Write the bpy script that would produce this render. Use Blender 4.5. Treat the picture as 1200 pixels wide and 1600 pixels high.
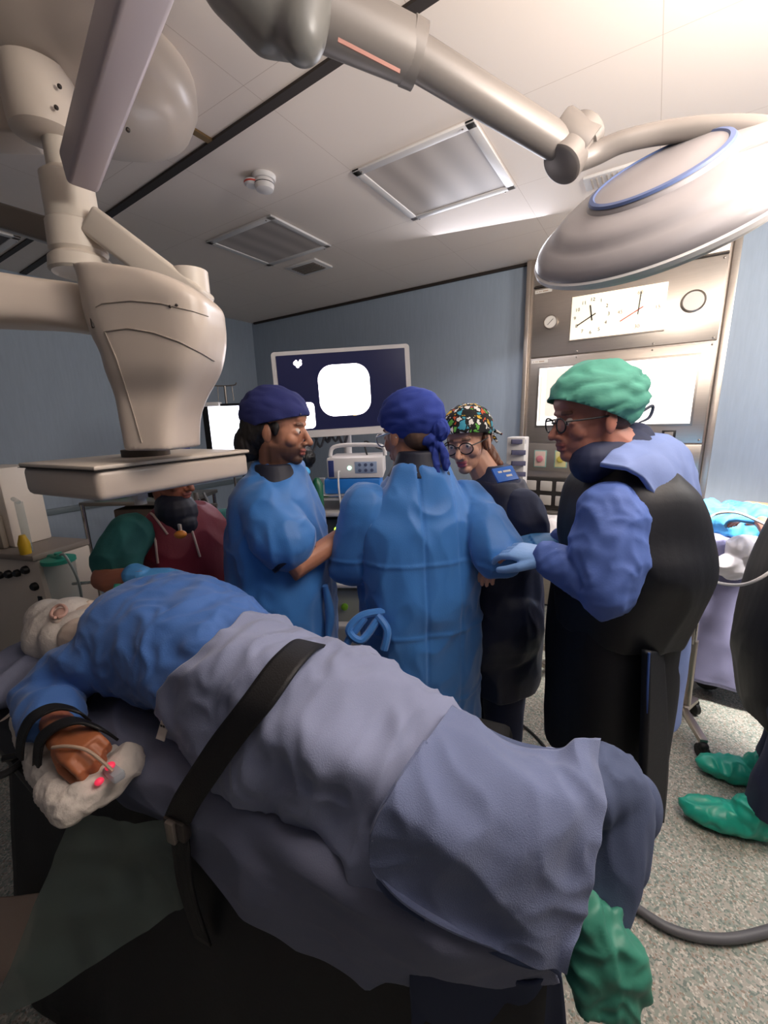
import bpy, bmesh, math, random
from mathutils import Vector as V, Matrix, noise
random.seed(4); noise.seed_set(4)
PI = math.pi
scn = bpy.context.scene
for o in list(bpy.data.objects): bpy.data.objects.remove(o)
C = scn.collection

# ------------------------------------------------------------------ camera
CAMZ, FPX = 1.62, 640.0
def cam_basis(pitch=12.9, roll=1.6, yaw=33.0):
    p, y, a = (math.radians(q) for q in (pitch, yaw, roll))
    fw = V((-math.sin(y)*math.cos(p), math.cos(y)*math.cos(p), -math.sin(p)))
    r0 = V((math.cos(y), math.sin(y), 0)); u0 = r0.cross(fw)
    return math.cos(a)*r0 - math.sin(a)*u0, math.cos(a)*u0 + math.sin(a)*r0, fw
CR, CU, CF = cam_basis()
cd = bpy.data.cameras.new('camera'); cam = bpy.data.objects.new('camera', cd); C.objects.link(cam)
cd.sensor_fit = 'HORIZONTAL'; cd.sensor_width = 36; cd.lens = 36*FPX/1200; cd.clip_start = .02
cam.matrix_world = Matrix(((CR.x, CU.x, -CF.x, 0), (CR.y, CU.y, -CF.y, 0), (CR.z, CU.z, -CF.z, CAMZ), (0, 0, 0, 1)))
scn.camera = cam
def ray(px, py): return CR*((px-600)/FPX) - CU*((py-800)/FPX) + CF
CO = V((0, 0, CAMZ))
def P(px, py, d): return CO + ray(px, py)*d                      # surveyed point at a known distance
def Z(px, py, z): r = ray(px, py); return CO + r*((z-CAMZ)/r.z)     # surveyed point at a known height
def Y(px, py, y): r = ray(px, py); return CO + r*(y/r.y)            # surveyed point on a known wall plane

# ------------------------------------------------------------------ world, lights, exposure
w = bpy.data.worlds.new('world'); scn.world = w; w.use_nodes = True
w.node_tree.nodes['Background'].inputs[0].default_value = (.62, .62, .72, 1)
w.node_tree.nodes['Background'].inputs[1].default_value = .09
vs = scn.view_settings; vs.view_transform = 'Standard'; vs.look = 'None'; vs.exposure = 0.0; vs.gamma = 1; vs.use_curve_mapping = False
def light(name, kind, loc, energy, color, size=.3, target=None, **kw):
    l = bpy.data.lights.new(name, kind); l.energy = energy; l.color = color
    if kind == 'AREA': l.shape = 'DISK'; l.size = size
    elif kind in ('POINT', 'SPOT'): l.shadow_soft_size = size
    for k, v in kw.items(): setattr(l, k, v)
    o = bpy.data.objects.new(name, l); C.objects.link(o); o.location = loc
    if target is not None: o.rotation_euler = (V(target)-V(loc)).to_track_quat('-Z', 'Y').to_euler()
    return o
light('ceiling_uplight_fill', 'AREA', (.78, 1.0, 2.27), 60, (1, .92, .84), .5, (.5, 1.2, 2.9))  # added unseen uplight that brightens the ceiling, not part of any fixture
light('surgical_light_beam', 'SPOT', (.75, 2.1, 2.3), 420, (1, .95, .90), .12, (.48, 2.68, .9), spot_size=math.radians(60), spot_blend=.7)
light('right_wall_fill', 'AREA', (1.55, 2.2, 2.6), 42, (1, .96, .92), .5, (.9, 3.2, 1.0))  # added out of view to brighten the right wall and floor
light('room_fill_light', 'AREA', (.35, .75, 2.65), 9, (.97, .95, 1.0), 1.1, (-.5, 1.2, 0))
light('tower_side_fill', 'AREA', (-1.0, 2.9, 2.6), 15, (.9, .9, 1.0), .8, (-.7, 1.6, .9))  # added fill from above on the tower side, no lamp hangs there

# ------------------------------------------------------------------ materials
def hexc(h): 
    r = [int(h[i:i+2], 16)/255 for i in (0, 2, 4)]
    return tuple((c/12.92 if c <= .04045 else ((c+.055)/1.055)**2.4) for c in r)+(1,)
MC = {}
def mat(name, col, rough=.5, metal=0, bump=0, bscale=200, var=0, vscale=4, stretch=None, emit=0, trans=0, alpha=1, spec=None, sheen=0, coat=0, vcol=False, ecol=None):
    if name in MC: return MC[name]
    m = bpy.data.materials.new(name); m.use_nodes = True; MC[name] = m
    nt = m.node_tree; b = nt.nodes['Principled BSDF']; N = nt.nodes.new; L = nt.links.new
    c = hexc(col); b.inputs['Base Color'].default_value = c; b.inputs['Roughness'].default_value = rough; b.inputs['Metallic'].default_value = metal
    if spec is not None: b.inputs['Specular IOR Level'].default_value = spec
    if sheen: b.inputs['Sheen Weight'].default_value = sheen
    if coat: b.inputs['Coat Weight'].default_value = coat
    if trans: b.inputs['Transmission Weight'].default_value = trans
    if alpha < 1: b.inputs['Alpha'].default_value = alpha
    if emit: b.inputs['Emission Color'].default_value = hexc(ecol) if ecol else c; b.inputs['Emission Strength'].default_value = emit
    tc = N('ShaderNodeTexCoord'); mp = N('ShaderNodeMapping'); L(tc.outputs['Object'], mp.inputs[0])
    if stretch: mp.inputs['Scale'].default_value = stretch
    src = None
    if vcol:
        a = N('ShaderNodeVertexColor'); a.layer_name = 'Col'; src = a.outputs[0]
    if var:
        n = N('ShaderNodeTexNoise'); n.inputs['Scale'].default_value = vscale; n.inputs['Detail'].default_value = 6; L(mp.outputs[0], n.inputs[0])
        mr = N('ShaderNodeMapRange'); mr.inputs[3].default_value = 1-var; mr.inputs[4].default_value = 1+var; mr.inputs[1].default_value = .25; mr.inputs[2].default_value = .75; L(n.outputs[0], mr.inputs[0])
        mx = N('ShaderNodeVectorMath'); mx.operation = 'SCALE'
        if src: L(src, mx.inputs[0])
        else: mx.inputs[0].default_value = c[:3]
        L(mr.outputs[0], mx.inputs['Scale']); src = mx.outputs[0]
    if src: L(src, b.inputs['Base Color'])
    if bump:
        n = N('ShaderNodeTexNoise'); n.inputs['Scale'].default_value = bscale; n.inputs['Detail'].default_value = 4; L(mp.outputs[0], n.inputs[0])
        bp = N('ShaderNodeBump'); bp.inputs['Strength'].default_value = bump; bp.inputs['Distance'].default_value = .002; L(n.outputs[0], bp.inputs['Height']); L(bp.outputs[0], b.inputs['Normal'])
    return m

def wallmat(name, col):
    m = mat(name, col, .6, var=.05, vscale=60, stretch=(1, 1, .12), bump=.25, bscale=90); return m
M_wall = wallmat('blue_vinyl_wall', '98a4b2')
M_steel = mat('brushed_steel', 'c0b5aa', .36, .9, bump=.08, bscale=60, stretch=(1, 1, 30), var=.06, vscale=10)
M_steel2 = mat('steel_dull', 'a59c93', .4, 1)
M_chrome = mat('chrome', 'cfcac4', .15, 1)
M_black = mat('black_plastic', '0c0c0e', .45)
M_rubber = mat('black_rubber', '0a0a0b', .6)
M_cream = mat('cream_enamel', 'cdbfb2', .34, var=.03, vscale=3, coat=.1)
M_cream2 = mat('ivory_plastic', 'd9cdbf', .4)
M_cable = mat('grey_hose', '5c5c60', .5)
M_white = mat('white_plastic', 'd8d4d2', .4)
M_darkline = mat('dark_seam', '2a211c', .6)
M_gown = mat('blue_gown', '3374bc', .55, bump=.25, bscale=260, var=.07, vscale=9, sheen=.25)
M_gown2 = mat('blue_patient_gown', '3c68ac', .7, bump=.25, bscale=260, var=.06, vscale=9, sheen=.2)
M_peri = mat('periwinkle_gown', '7c90c6', .7, bump=.2, bscale=200, var=.12, vscale=7)
M_peri2 = mat('blue_sleeve', '4f6ab0', .7, bump=.2, bscale=200, var=.12, vscale=7)
M_sheet = mat('grey_blue_sheet', '848ba8', .85, bump=.3, bscale=420, var=.06, vscale=8, sheen=.2)
M_blanket = mat('thick_blanket', '6b7698', .9, bump=.5, bscale=500, var=.05, vscale=6, sheen=.2)
M_under = mat('table_sheet', '74788e', .9, bump=.3, bscale=420, var=.08, vscale=5)
M_pants = mat('dark_trouser_drape', '4f5a78', .9, bump=.3, bscale=420, var=.06, vscale=6)
M_navy = mat('navy_cap', '1d2560', .85, bump=.3, bscale=300, var=.1, vscale=14)
M_royal = mat('royal_cap', '22388c', .85, bump=.3, bscale=300, var=.1, vscale=14)
M_apron = mat('lead_apron_navy', '19213a', .5, bump=.2, bscale=120, var=.1, vscale=8)
M_scrub = mat('navy_scrub', '232b47', .75, bump=.2, bscale=200, var=.08, vscale=9)
M_lead = mat('charcoal_lead', '11141d', .55, bump=.2, bscale=100, var=.12, vscale=6)
M_black_apron = mat('black_skirt', '090b14', .6, bump=.2, bscale=100)
M_cgreen = mat('mint_cap', '5cab96', .75, bump=.5, bscale=45, var=.14, vscale=18, stretch=(1, 1, 2.2))
M_teal = mat('teal_scrub', '2c6f6b', .8, bump=.2, bscale=200, var=.08, vscale=9)
M_burg = mat('burgundy_vest', '7d2436', .55, bump=.2, bscale=120, var=.08, vscale=9)
M_trim = mat('vest_piping', 'cdb9b2', .7)
M_collar = mat('thyroid_collar', '161a2c', .6)
M_glove = mat('blue_glove', '4f95d2', .42, bump=.3, bscale=120, var=.08, vscale=30)
M_glove2 = mat('pale_glove', '7ea7dd', .45, bump=.3, bscale=120)
M_pad = mat('white_gauze', 'cfc6bd', .95, bump=.8, bscale=110, var=.06, vscale=20)
M_strap = mat('black_strap', '0d0c0f', .6, bump=.4, bscale=300)
M_shoe = mat('green_shoe_cover', '1fa08a', .38, bump=.5, bscale=40, var=.15, vscale=14)
M_hair = mat('dark_hair', '15100f', .6, bump=.6, bscale=160, stretch=(1, 1, .2))
M_hairg = mat('grey_hair', '5a4b45', .6, bump=.6, bscale=160)
M_hairb = mat('auburn_hair', '6b4028', .5, bump=.7, bscale=160, var=.2, vscale=40, stretch=(1, 1, .2))
M_skin = mat('skin', 'c08868', .5, vcol=True, bump=.15, bscale=300, var=.06, vscale=20)
M_glass = mat('clear_lens', 'ffffff', .05, trans=1, spec=.5)
M_green = mat('green_plastic', '2f9a84', .5)
M_lilac = mat('lilac_drape', '8f8db0', .85, bump=.3, bscale=200, var=.05, vscale=7)
M_lblue = mat('light_blue_drape', '58b4ee', .7, bump=.4, bscale=60, var=.1, vscale=9)
M_acryl = mat('clear_acrylic', 'aebcb8', .2, alpha=.35)
M_film = mat('plastic_film', '5f6b65', .45, alpha=.72, bump=.6, bscale=12)
M_beige = mat('beige_cloth', 'a08f84', .9, bump=.3, bscale=60)
M_yellow = mat('yellow_plastic', 'c9a21c', .5)
M_red = mat('red_plastic', 'c8281e', .45)
M_pink = mat('pink_oximeter', 'e0405f', .4, emit=.5, ecol='ff3355')
M_screen_on = mat('lit_screen', 'ffffff', .5, emit=5.5, ecol='fff3f8')
M_lightbox = mat('xray_viewer_glow', 'ffffff', .5, emit=.95, ecol='fff4e8')
M_screen = mat('dark_screen', '1a1c38', .25, emit=.035, ecol='5560c0')
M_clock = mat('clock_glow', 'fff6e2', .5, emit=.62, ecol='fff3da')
M_ink = mat('ink', '2a2522', .6)
M_inkf = mat('faded_ink', 'b39a84', .6)
M_redhand = mat('red_hand', 'c2392c', .6)
M_film_x = mat('xray_film', 'f0dcd0', .4, emit=.45, ecol='ffe6d8')
M_diff = mat('light_diffuser', 'b3a8a2', .35, alpha=1)
def _strips(m):
    nt = m.node_tree; N = nt.nodes.new; L = nt.links.new; b = nt.nodes['Principled BSDF']; tc = N('ShaderNodeTexCoord'); wv = N('ShaderNodeTexWave'); wv.inputs['Scale'].default_value = 2.2; wv.inputs['Distortion'].default_value = 1.2; wv.inputs['Detail Scale'].default_value = .5
    L(tc.outputs['Object'], wv.inputs[0]); mx = N('ShaderNodeMix'); mx.data_type = 'RGBA'; L(wv.outputs[1], mx.inputs[0]); mx.inputs[6].default_value = hexc('aaa09a'); mx.inputs[7].default_value = hexc('c2b8b1'); L(mx.outputs[2], b.inputs['Base Color'])
_strips(M_diff)
M_led = mat('green_led', '9cff6a', .5, emit=3.0, ecol='b8ff4a')
M_leds = mat('soft_led', 'c9ffe4', .5, emit=2.0, ecol='c9ffe4')
M_bluebox = mat('blue_device', '1f74c8', .4)
M_panel = mat('panel_grey', '8fa0bb', .5)
M_lab = mat('label_white', 'ddd6cc', .6)

def tilemat():
    m = mat('ceiling_tile', 'cdbfb4', .7); nt = m.node_tree; N = nt.nodes.new; L = nt.links.new; b = nt.nodes['Principled BSDF']
    g = N('ShaderNodeNewGeometry'); s = N('ShaderNodeSeparateXYZ'); L(g.outputs['Position'], s.inputs[0])
    def mth(op, a, v=None, c=None):
        n = N('ShaderNodeMath'); n.operation = op
        L(a, n.inputs[0]) if not isinstance(a, (int, float)) else None
        if v is not None:
            if isinstance(v, (int, float)): n.inputs[1].default_value = v
            else: L(v, n.inputs[1])
        return n.outputs[0]
    def line(o, off):
        f = mth('FRACT', mth('DIVIDE', mth('ADD', o, off), .6)); d = mth('ABSOLUTE', mth('SUBTRACT', f, .5)); return mth('GREATER_THAN', d, .4983)
    a = mth('MAXIMUM', line(s.outputs[0], 60.69), line(s.outputs[1], 60-1.78))
    mx = N('ShaderNodeMix'); mx.data_type = 'RGBA'; L(a, mx.inputs[0]); mx.inputs[6].default_value = hexc('e9ddd3'); mx.inputs[7].default_value = hexc('c9b8ab')
    L(mx.outputs[2], b.inputs['Base Color']); return m
M_tile = tilemat()
def floormat():
    m = mat('terrazzo_vinyl', '8f8f88', .45); nt = m.node_tree; N = nt.nodes.new; L = nt.links.new; b = nt.nodes['Principled BSDF']
    tc = N('ShaderNodeTexCoord')
    def vor(sc, lo, c1, prev):
        v = N('ShaderNodeTexVoronoi'); v.inputs['Scale'].default_value = sc; L(tc.outputs['Object'], v.inputs[0])
        sp = N('ShaderNodeSeparateColor'); L(v.outputs['Color'], sp.inputs[0])
        gt = N('ShaderNodeMath'); gt.operation = 'GREATER_THAN'; gt.inputs[1].default_value = lo; L(sp.outputs[0], gt.inputs[0])
        mx = N('ShaderNodeMix'); mx.data_type = 'RGBA'; L(gt.outputs[0], mx.inputs[0]); mx.inputs[7].default_value = hexc(c1)
        if isinstance(prev, str): mx.inputs[6].default_value = hexc(prev)
        else: L(prev, mx.inputs[6])
        return mx.outputs[2]
    c = vor(95, .6, '8b948a', 'a39f96'); c = vor(150, .82, '6d7a73', c); c = vor(170, .85, 'c2beb4', c); c = vor(190, .9, '8f8072', c)
    L(c, b.inputs['Base Color']); return m
M_floor = floormat()
def bonemat():
    m = mat('patterned_cap_fabric', '111111', .8); nt = m.node_tree; N = nt.nodes.new; L = nt.links.new; b = nt.nodes['Principled BSDF']
    tc = N('ShaderNodeTexCoord'); no = N('ShaderNodeTexNoise'); no.inputs['Scale'].default_value = 34; L(tc.outputs['Object'], no.inputs[0])
    mx = N('ShaderNodeMix'); mx.data_type = 'RGBA'; mx.blend_type = 'MIX'; mx.inputs[0].default_value = .045; L(tc.outputs['Object'], mx.inputs[6]); L(no.outputs[1], mx.inputs[7])
    v = N('ShaderNodeTexVoronoi'); v.inputs['Scale'].default_value = 44; L(mx.outputs[2], v.inputs[0])
    v2 = N('ShaderNodeTexVoronoi'); v2.feature = 'DISTANCE_TO_EDGE'; v2.inputs['Scale'].default_value = 44; L(mx.outputs[2], v2.inputs[0])
    cr = N('ShaderNodeValToRGB'); cr.color_ramp.interpolation = 'CONSTANT'; e = cr.color_ramp.elements
    for i, (p, c) in enumerate([(0, 'e8e4dc'), (.22, '0d0d0d'), (.42, 'cf5a2a'), (.56, 'e9e6df'), (.7, '69b84a'), (.8, 'd9b03a'), (.88, '3f9bb0')]):
        el = e[i] if i < 2 else e.new(p); el.position = p; el.color = hexc(c)
    sp = N('ShaderNodeSeparateColor'); L(v.outputs['Color'], sp.inputs[0]); L(sp.outputs[0], cr.inputs[0])
    gt = N('ShaderNodeMath'); gt.operation = 'GREATER_THAN'; gt.inputs[1].default_value = .13; L(v2.outputs[0], gt.inputs[0])
    m2 = N('ShaderNodeMix'); m2.data_type = 'RGBA'; L(gt.outputs[0], m2.inputs[0]); m2.inputs[6].default_value = hexc('0b0b0c'); L(cr.outputs[0], m2.inputs[7]); L(m2.outputs[2], b.inputs['Base Color']); return m
M_bone = bonemat()

# ------------------------------------------------------------------ object helpers
WL = {}
def link(name, me, m, parent=None, smooth=True, auto=False):
    o = bpy.data.objects.new(name, me); C.objects.link(o)
    base = WL.get(parent.name) if parent else None
    if base is not None:
        me.transform(Matrix.Translation(-base)); o.parent = parent; WL[o.name] = base
    else:
        b = V((0, 0, 0))
        if me.vertices:
            xs = [v.co for v in me.vertices]
            b = V(((min(c.x for c in xs)+max(c.x for c in xs))/2, (min(c.y for c in xs)+max(c.y for c in xs))/2, min(c.z for c in xs)))
        me.transform(Matrix.Translation(-b)); o.location = b; WL[o.name] = b
    if m:
        me.materials.clear()
        for k in (m if isinstance(m, (list, tuple)) else [m]): me.materials.append(k)
    if smooth: me.polygons.foreach_set('use_smooth', [True]*len(me.polygons))
    if auto:
        try: me.set_sharp_from_angle(angle=math.radians(38))
        except Exception: pass
    return o
def tag(o, label, cat, group=None):
    o['label'] = label; o['category'] = cat
    if group: o['group'] = group
    return o
def thing(name, loc, label, cat, group=None):
    o = bpy.data.objects.new(name, None); C.objects.link(o); o.location = loc; o.empty_display_size = .05; WL[o.name] = V(loc); return tag(o, label, cat, group)
def struct(o): o['kind'] = 'structure'; return o
class MB:
    def __init__(s): s.bm = bmesh.new()
    def box(s, c, size, M=None, bev=0, seg=2):
        r = bmesh.ops.create_cube(s.bm, size=1); vs_ = r['verts']
        bmesh.ops.scale(s.bm, vec=V(size), verts=vs_)
        if bev:
            ed = list({e for v in vs_ for e in v.link_edges}); rr = bmesh.ops.bevel(s.bm, geom=ed, offset=bev, segments=seg, affect='EDGES', profile=.5)
            vs_ = list({v for f in rr['faces'] for v in f.verts} | {v for v in vs_ if v.is_valid})
            seen = set(vs_); st = list(vs_)
            while st:
                q = st.pop()
                for e in q.link_edges:
                    k = e.other_vert(q)
                    if k not in seen: seen.add(k); st.append(k)
            vs_ = list(seen)
        T = Matrix.Translation(V(c))
        if M is not None: T = T @ M.to_4x4()
        bmesh.ops.transform(s.bm, matrix=T, verts=vs_); return s
    def tube(s, pts, r, seg=12, caps=True, sm=0):
        pts = [V(p) for p in pts]
        if not isinstance(r, (list, tuple)): r = [r]*len(pts)
        if sm: pts, r = smoothpath(pts, r, sm)
        n = len(pts); tg = []
        for i in range(n):
            a = pts[max(0, i-1)]; b = pts[min(n-1, i+1)]; tg.append((b-a).normalized())
        up = V((0, 0, 1)) if abs(tg[0].z) < .9 else V((1, 0, 0))
        x = tg[0].cross(up).normalized(); rings = []
        for i in range(n):
            x = (x - tg[i]*x.dot(tg[i])).normalized(); y = tg[i].cross(x)
            rings.append([s.bm.verts.new(pts[i]+(x*math.cos(2*PI*k/seg)+y*math.sin(2*PI*k/seg))*r[i]) for k in range(seg)])
        for i in range(n-1):
            for k in range(seg): s.bm.faces.new((rings[i][k], rings[i][(k+1) % seg], rings[i+1][(k+1) % seg], rings[i+1][k]))
        if caps: s.bm.faces.new(rings[0][::-1]); s.bm.faces.new(rings[-1])
        return s
    def ell(s, c, r, M=None, u=20, v=12):
        q = bmesh.ops.create_uvsphere(s.bm, u_segments=u, v_segments=v, radius=1)['verts']
        T = Matrix.Translation(V(c)) @ (M.to_4x4() if M is not None else Matrix()) @ Matrix.Diagonal((r[0], r[1], r[2], 1))
        bmesh.ops.transform(s.bm, matrix=T, verts=q); return s
    def capsule(s, pts, r, seg=14, sm=0):
        pts = [V(p) for p in pts]
        if not isinstance(r, (list, tuple)): r = [r]*len(pts)
        s.tube(pts, r, seg, True, sm); s.ell(pts[0], (r[0],)*3, u=seg, v=8); s.ell(pts[-1], (r[-1],)*3, u=seg, v=8); return s
    def rings(s, st, L=V((1, 0, 0)), D=V((0, 1, 0)), seg=32, p=2.0, sm=0):      # st: (centre, a, b)
        if sm:
            cs, q = smoothpath([V(x[0]) for x in st], [(x[1], x[2]) for x in st], sm); st = [(c, a[0], a[1]) for c, a in zip(cs, q)]
        R = []
        for c, a, b in st:
            ring = []
            for k in range(seg):
                t = 2*PI*k/seg; cx, sx = math.cos(t), math.sin(t)
                ring.append(s.bm.verts.new(V(c)+L*(a*math.copysign(abs(cx)**(2/p), cx))+D*(b*math.copysign(abs(sx)**(2/p), sx))))
            R.append(ring)
        for i in range(len(R)-1):
            for k in range(seg): s.bm.faces.new((R[i][k], R[i][(k+1) % seg], R[i+1][(k+1) % seg], R[i+1][k]))
        s.bm.faces.new(R[0][::-1]); s.bm.faces.new(R[-1]); return s
    def prism(s, poly, ax):                                                       # poly of points, extruded by vector ax
        a = [s.bm.verts.new(V(p)) for p in poly]; b = [s.bm.verts.new(V(p)+V(ax)) for p in poly]; n = len(a)
        s.bm.faces.new(a[::-1]); s.bm.faces.new(b)
        for k in range(n): s.bm.faces.new((a[k], a[(k+1) % n], b[(k+1) % n], b[k]))
        return s
    def lathe(s, prof, c, axis=V((0, 0, 1)), seg=40):                              # prof (r, h)
        axis = V(axis).normalized(); x = axis.orthogonal().normalized(); y = axis.cross(x); R = []
        for r, h in prof: R.append([s.bm.verts.new(V(c)+axis*h+(x*math.cos(2*PI*k/seg)+y*math.sin(2*PI*k/seg))*max(r, 1e-4)) for k in range(seg)])
        for i in range(len(R)-1):
            for k in range(seg): s.bm.faces.new((R[i][k], R[i][(k+1) % seg], R[i+1][(k+1) % seg], R[i+1][k]))
        s.bm.faces.new(R[0][::-1]); s.bm.faces.new(R[-1]); return s
    def mesh(s):
        bmesh.ops.recalc_face_normals(s.bm, faces=s.bm.faces); me = bpy.data.meshes.new('m'); s.bm.to_mesh(me); s.bm.free(); return me
    def obj(s, name, m, parent=None, smooth=True, auto=True): return link(name, s.mesh(), m, parent, smooth, auto)
def crp(p0, p1, p2, p3, t):
    return tuple(.5*((2*b)+(-a+c)*t+(2*a-5*b+4*c-d)*t*t+(-a+3*b-3*c+d)*t**3) for a, b, c, d in zip(p0, p1, p2, p3))
def smoothpath(pts, vals, n):
    op, ov = [], []; N = len(pts); tup = isinstance(vals[0], tuple)
    vv = vals if tup else [(v,) for v in vals]
    for i in range(N-1):
        a, b, c, d = pts[max(0, i-1)], pts[i], pts[i+1], pts[min(N-1, i+2)]
        for k in range(n):
            t = k/n; op.append(V(crp(a, b, c, d, t))); ov.append(crp(vv[max(0, i-1)], vv[i], vv[i+1], vv[min(N-1, i+2)], t))
    op.append(V(pts[-1])); ov.append(tuple(vv[-1]))
    return op, (ov if tup else [max(x[0], 1e-4) for x in ov])
def clay(mb, voxel=.006, sm=4, disp=None, fac=.5):
    me = mb.mesh(); o = bpy.data.objects.new('tmp', me); C.objects.link(o)
    r = o.modifiers.new('r', 'REMESH'); r.mode = 'VOXEL'; r.voxel_size = voxel; r.adaptivity = 0
    s = o.modifiers.new('s', 'SMOOTH'); s.iterations = sm; s.factor = fac
    dg = bpy.context.evaluated_depsgraph_get(); dg.update(); e = o.evaluated_get(dg); nm = bpy.data.meshes.new_from_object(e)
    bpy.data.objects.remove(o); bpy.data.meshes.remove(me)
    if disp: displace(nm, disp)
    return nm
def displace(me, fn):
    nr = [V(v.normal) for v in me.vertices]
    for v, n in zip(me.vertices, nr): v.co = v.co + n*fn(v.co, n)
    me.update()
def ridge(p, sc, seed=0):
    q = V((p.x*sc[0]+seed, p.y*sc[1]+seed*1.7, p.z*sc[2]-seed)); h = q*.6; q += V((noise.noise(h+V((1.1, 4.2, 7.3))), noise.noise(h+V((9.4, 2.8, 3.6))), noise.noise(h+V((5.7, 8.1, 1.9)))))*.6
    return 1-abs(noise.noise(q))*2.6
def folds(amp, sc, seed=0, amp2=0, sc2=None, M=None):
    def f(p, n):
        q = M @ p if M is not None else p
        r = amp*ridge(q, sc, seed)
        if amp2: r += amp2*ridge(q, sc2, seed+7.3)
        return r
    return f
def patch(rows, nu=10, nv=10, disp=None, thick=.004):
    rows = [[V(p) for p in r] for r in rows]
    cols = []
    for r in rows: cols.append(smoothpath(r, [0]*len(r), nv)[0])
    fin = [smoothpath([cols[i][j] for i in range(len(cols))], [0]*len(cols), nu)[0] for j in range(len(cols[0]))]
    bm = bmesh.new(); G = [[bm.verts.new(p) for p in c] for c in fin]
    for i in range(len(G)-1):
        for j in range(len(G[0])-1): bm.faces.new((G[i][j], G[i+1][j], G[i+1][j+1], G[i][j+1]))
    bm.normal_update()
    s = sum(f.normal.z for f in bm.faces)
    if s < 0: bmesh.ops.reverse_faces(bm, faces=bm.faces)
    me = bpy.data.meshes.new('p'); bm.to_mesh(me); bm.free()
    if disp: displace(me, disp)
    if thick:
        o = bpy.data.objects.new('tmp', me); C.objects.link(o); k = o.modifiers.new('k', 'SOLIDIFY'); k.thickness = thick; k.offset = -1
        dg = bpy.context.evaluated_depsgraph_get(); dg.update(); nm = bpy.data.meshes.new_from_object(o.evaluated_get(dg)); bpy.data.objects.remove(o); bpy.data.meshes.remove(me); me = nm
    return me
def text(name, s, size, pos, X, U, m, parent, ext=.0006, align='CENTER'):
    cu = bpy.data.curves.new('t', 'FONT'); cu.body = s; cu.size = size; cu.align_x = align; cu.align_y = 'CENTER'; cu.extrude = ext
    o = bpy.data.objects.new('tmp', cu); C.objects.link(o); dg = bpy.context.evaluated_depsgraph_get(); dg.update()
    me = bpy.data.meshes.new_from_object(o.evaluated_get(dg)); bpy.data.objects.remove(o)
    X = V(X).normalized(); U = V(U).normalized(); N = X.cross(U)
    me.transform(Matrix(((X.x, U.x, N.x, pos[0]), (X.y, U.y, N.y, pos[1]), (X.z, U.z, N.z, pos[2]), (0, 0, 0, 1))))
    return link(name, me, m, parent, False)
def marks(name, rows_, size, pos, X, U, m, parent):                               # print too small to read: short strokes
    X = V(X).normalized(); U = V(U).normalized(); N = X.cross(U); R_ = Matrix((X, U, N)).transposed(); b = MB()
    for j, r in enumerate(rows_):
        u = -sum(abs(q) for q in r)*size/2
        for q in r:
            if q > 0: b.box(V(pos)+X*(u+q*size/2)-U*(j-(len(rows_)-1)/2)*size*1.3, (q*size*.92, size*.55, .0008), R_)
            u += abs(q)*size
    return b.obj(name, m, parent, smooth=False)
def frame(X, Yv=None):                                                           # rotation whose columns are X, Y, Z
    X = V(X).normalized(); 
    if Yv is None: Yv = V((0, 0, 1)).cross(X)
    Z_ = X.cross(V(Yv)).normalized(); Y_ = Z_.cross(X)
    return Matrix((X, Y_, Z_)).transposed()

# ------------------------------------------------------------------ room
HC, WY, WX = 2.74, 3.52, -4.05
struct(MB().box((-.5, .8, -.05), (9, 6.6, .1)).obj('floor', M_floor, smooth=False))
struct(MB().box((-.5, .8, HC+.05), (9, 6.6, .1)).obj('ceiling', M_tile, smooth=False))
struct(MB().box((-.5, WY+.06, HC/2), (9, .12, HC)).obj('wall_back', M_wall, smooth=False))
struct(MB().box((WX-.06, .8, HC/2), (.12, 5.44, HC)).obj('wall_left', M_wall, smooth=False))
struct(MB().box((-2.1, 1.32, HC-.004), (3.86, .038, .012), Matrix.Rotation(math.radians(-2.2), 3, 'Z')).obj('trim_1', M_darkline, smooth=False))
struct(MB().box((-1.625, 1.16, HC-.004), (.03, .3, .01)).obj('trim_2', mat('bronze_strip', '8d7350', .4, .6), smooth=False))
struct(MB().box((-3.4, 1.21, HC-.004), (1.3, .03, .01)).obj('trim_3', M_darkline, smooth=False))
struct(MB().box((-.5, WY-.012, HC-.012), (7, .02, .02)).obj('trim_4', M_darkline, smooth=False))
struct(MB().box((WX+.01, 1.6, .95), (.02, 3.6, .05), bev=.004).obj('trim_5', mat('wall_rail', '6f7a80', .5), smooth=False))
struct(MB().box((-.5, WY-.01, .06), (7, .02, .12)).obj('baseboard_back', mat('skirting', '5b6468', .6), smooth=False))

def ceiling_light(x0, x1, y0, y1, label, dm=M_diff, fm=M_white):
    t = thing('ceiling_light', ((x0+x1)/2, (y0+y1)/2, HC), label, 'ceiling light', None)
    cx, cy = (x0+x1)/2, (y0+y1)/2; f = .04; b = MB()
    for (px, py, sx, sy) in ((cx, y0+f/2, x1-x0, f), (cx, y1-f/2, x1-x0, f), (x0+f/2, cy, f, y1-y0), (x1-f/2, cy, f, y1-y0)):
        b.box((px, py, HC-.006), (sx, sy, .012), bev=.003)
    b.obj('frame', fm, t)
    d = MB(); 
    d.box((cx, cy, HC-.004), (x1-x0-2*f, y1-y0-2*f, .006)); d.obj('diffuser', dm, t, smooth=False)
    for px, py in ((x0+.05, y0+.01), (x1-.05, y0+.01), (x0+.05, y1-.01), (x1-.05, y1-.01)): s = MB(); s.ell((px, py, HC-.018), (.005, .005, .003), u=8, v=6); s.obj('screw', M_steel2, t)
ceiling_light(-1.285, -.695, 1.785, 2.375, 'large unlit square ceiling light panel to the right of the smoke detector')
ceiling_light(-2.485, -1.895, 1.85, 2.37, 'smaller looking unlit square ceiling light panel next to the air vent')
ceiling_light(-3.9, -3.3, .72, 1.17, 'dark grey unlit ceiling panel at the far left above the pendant', mat('dark_diffuser', '56504e', .6))
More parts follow.
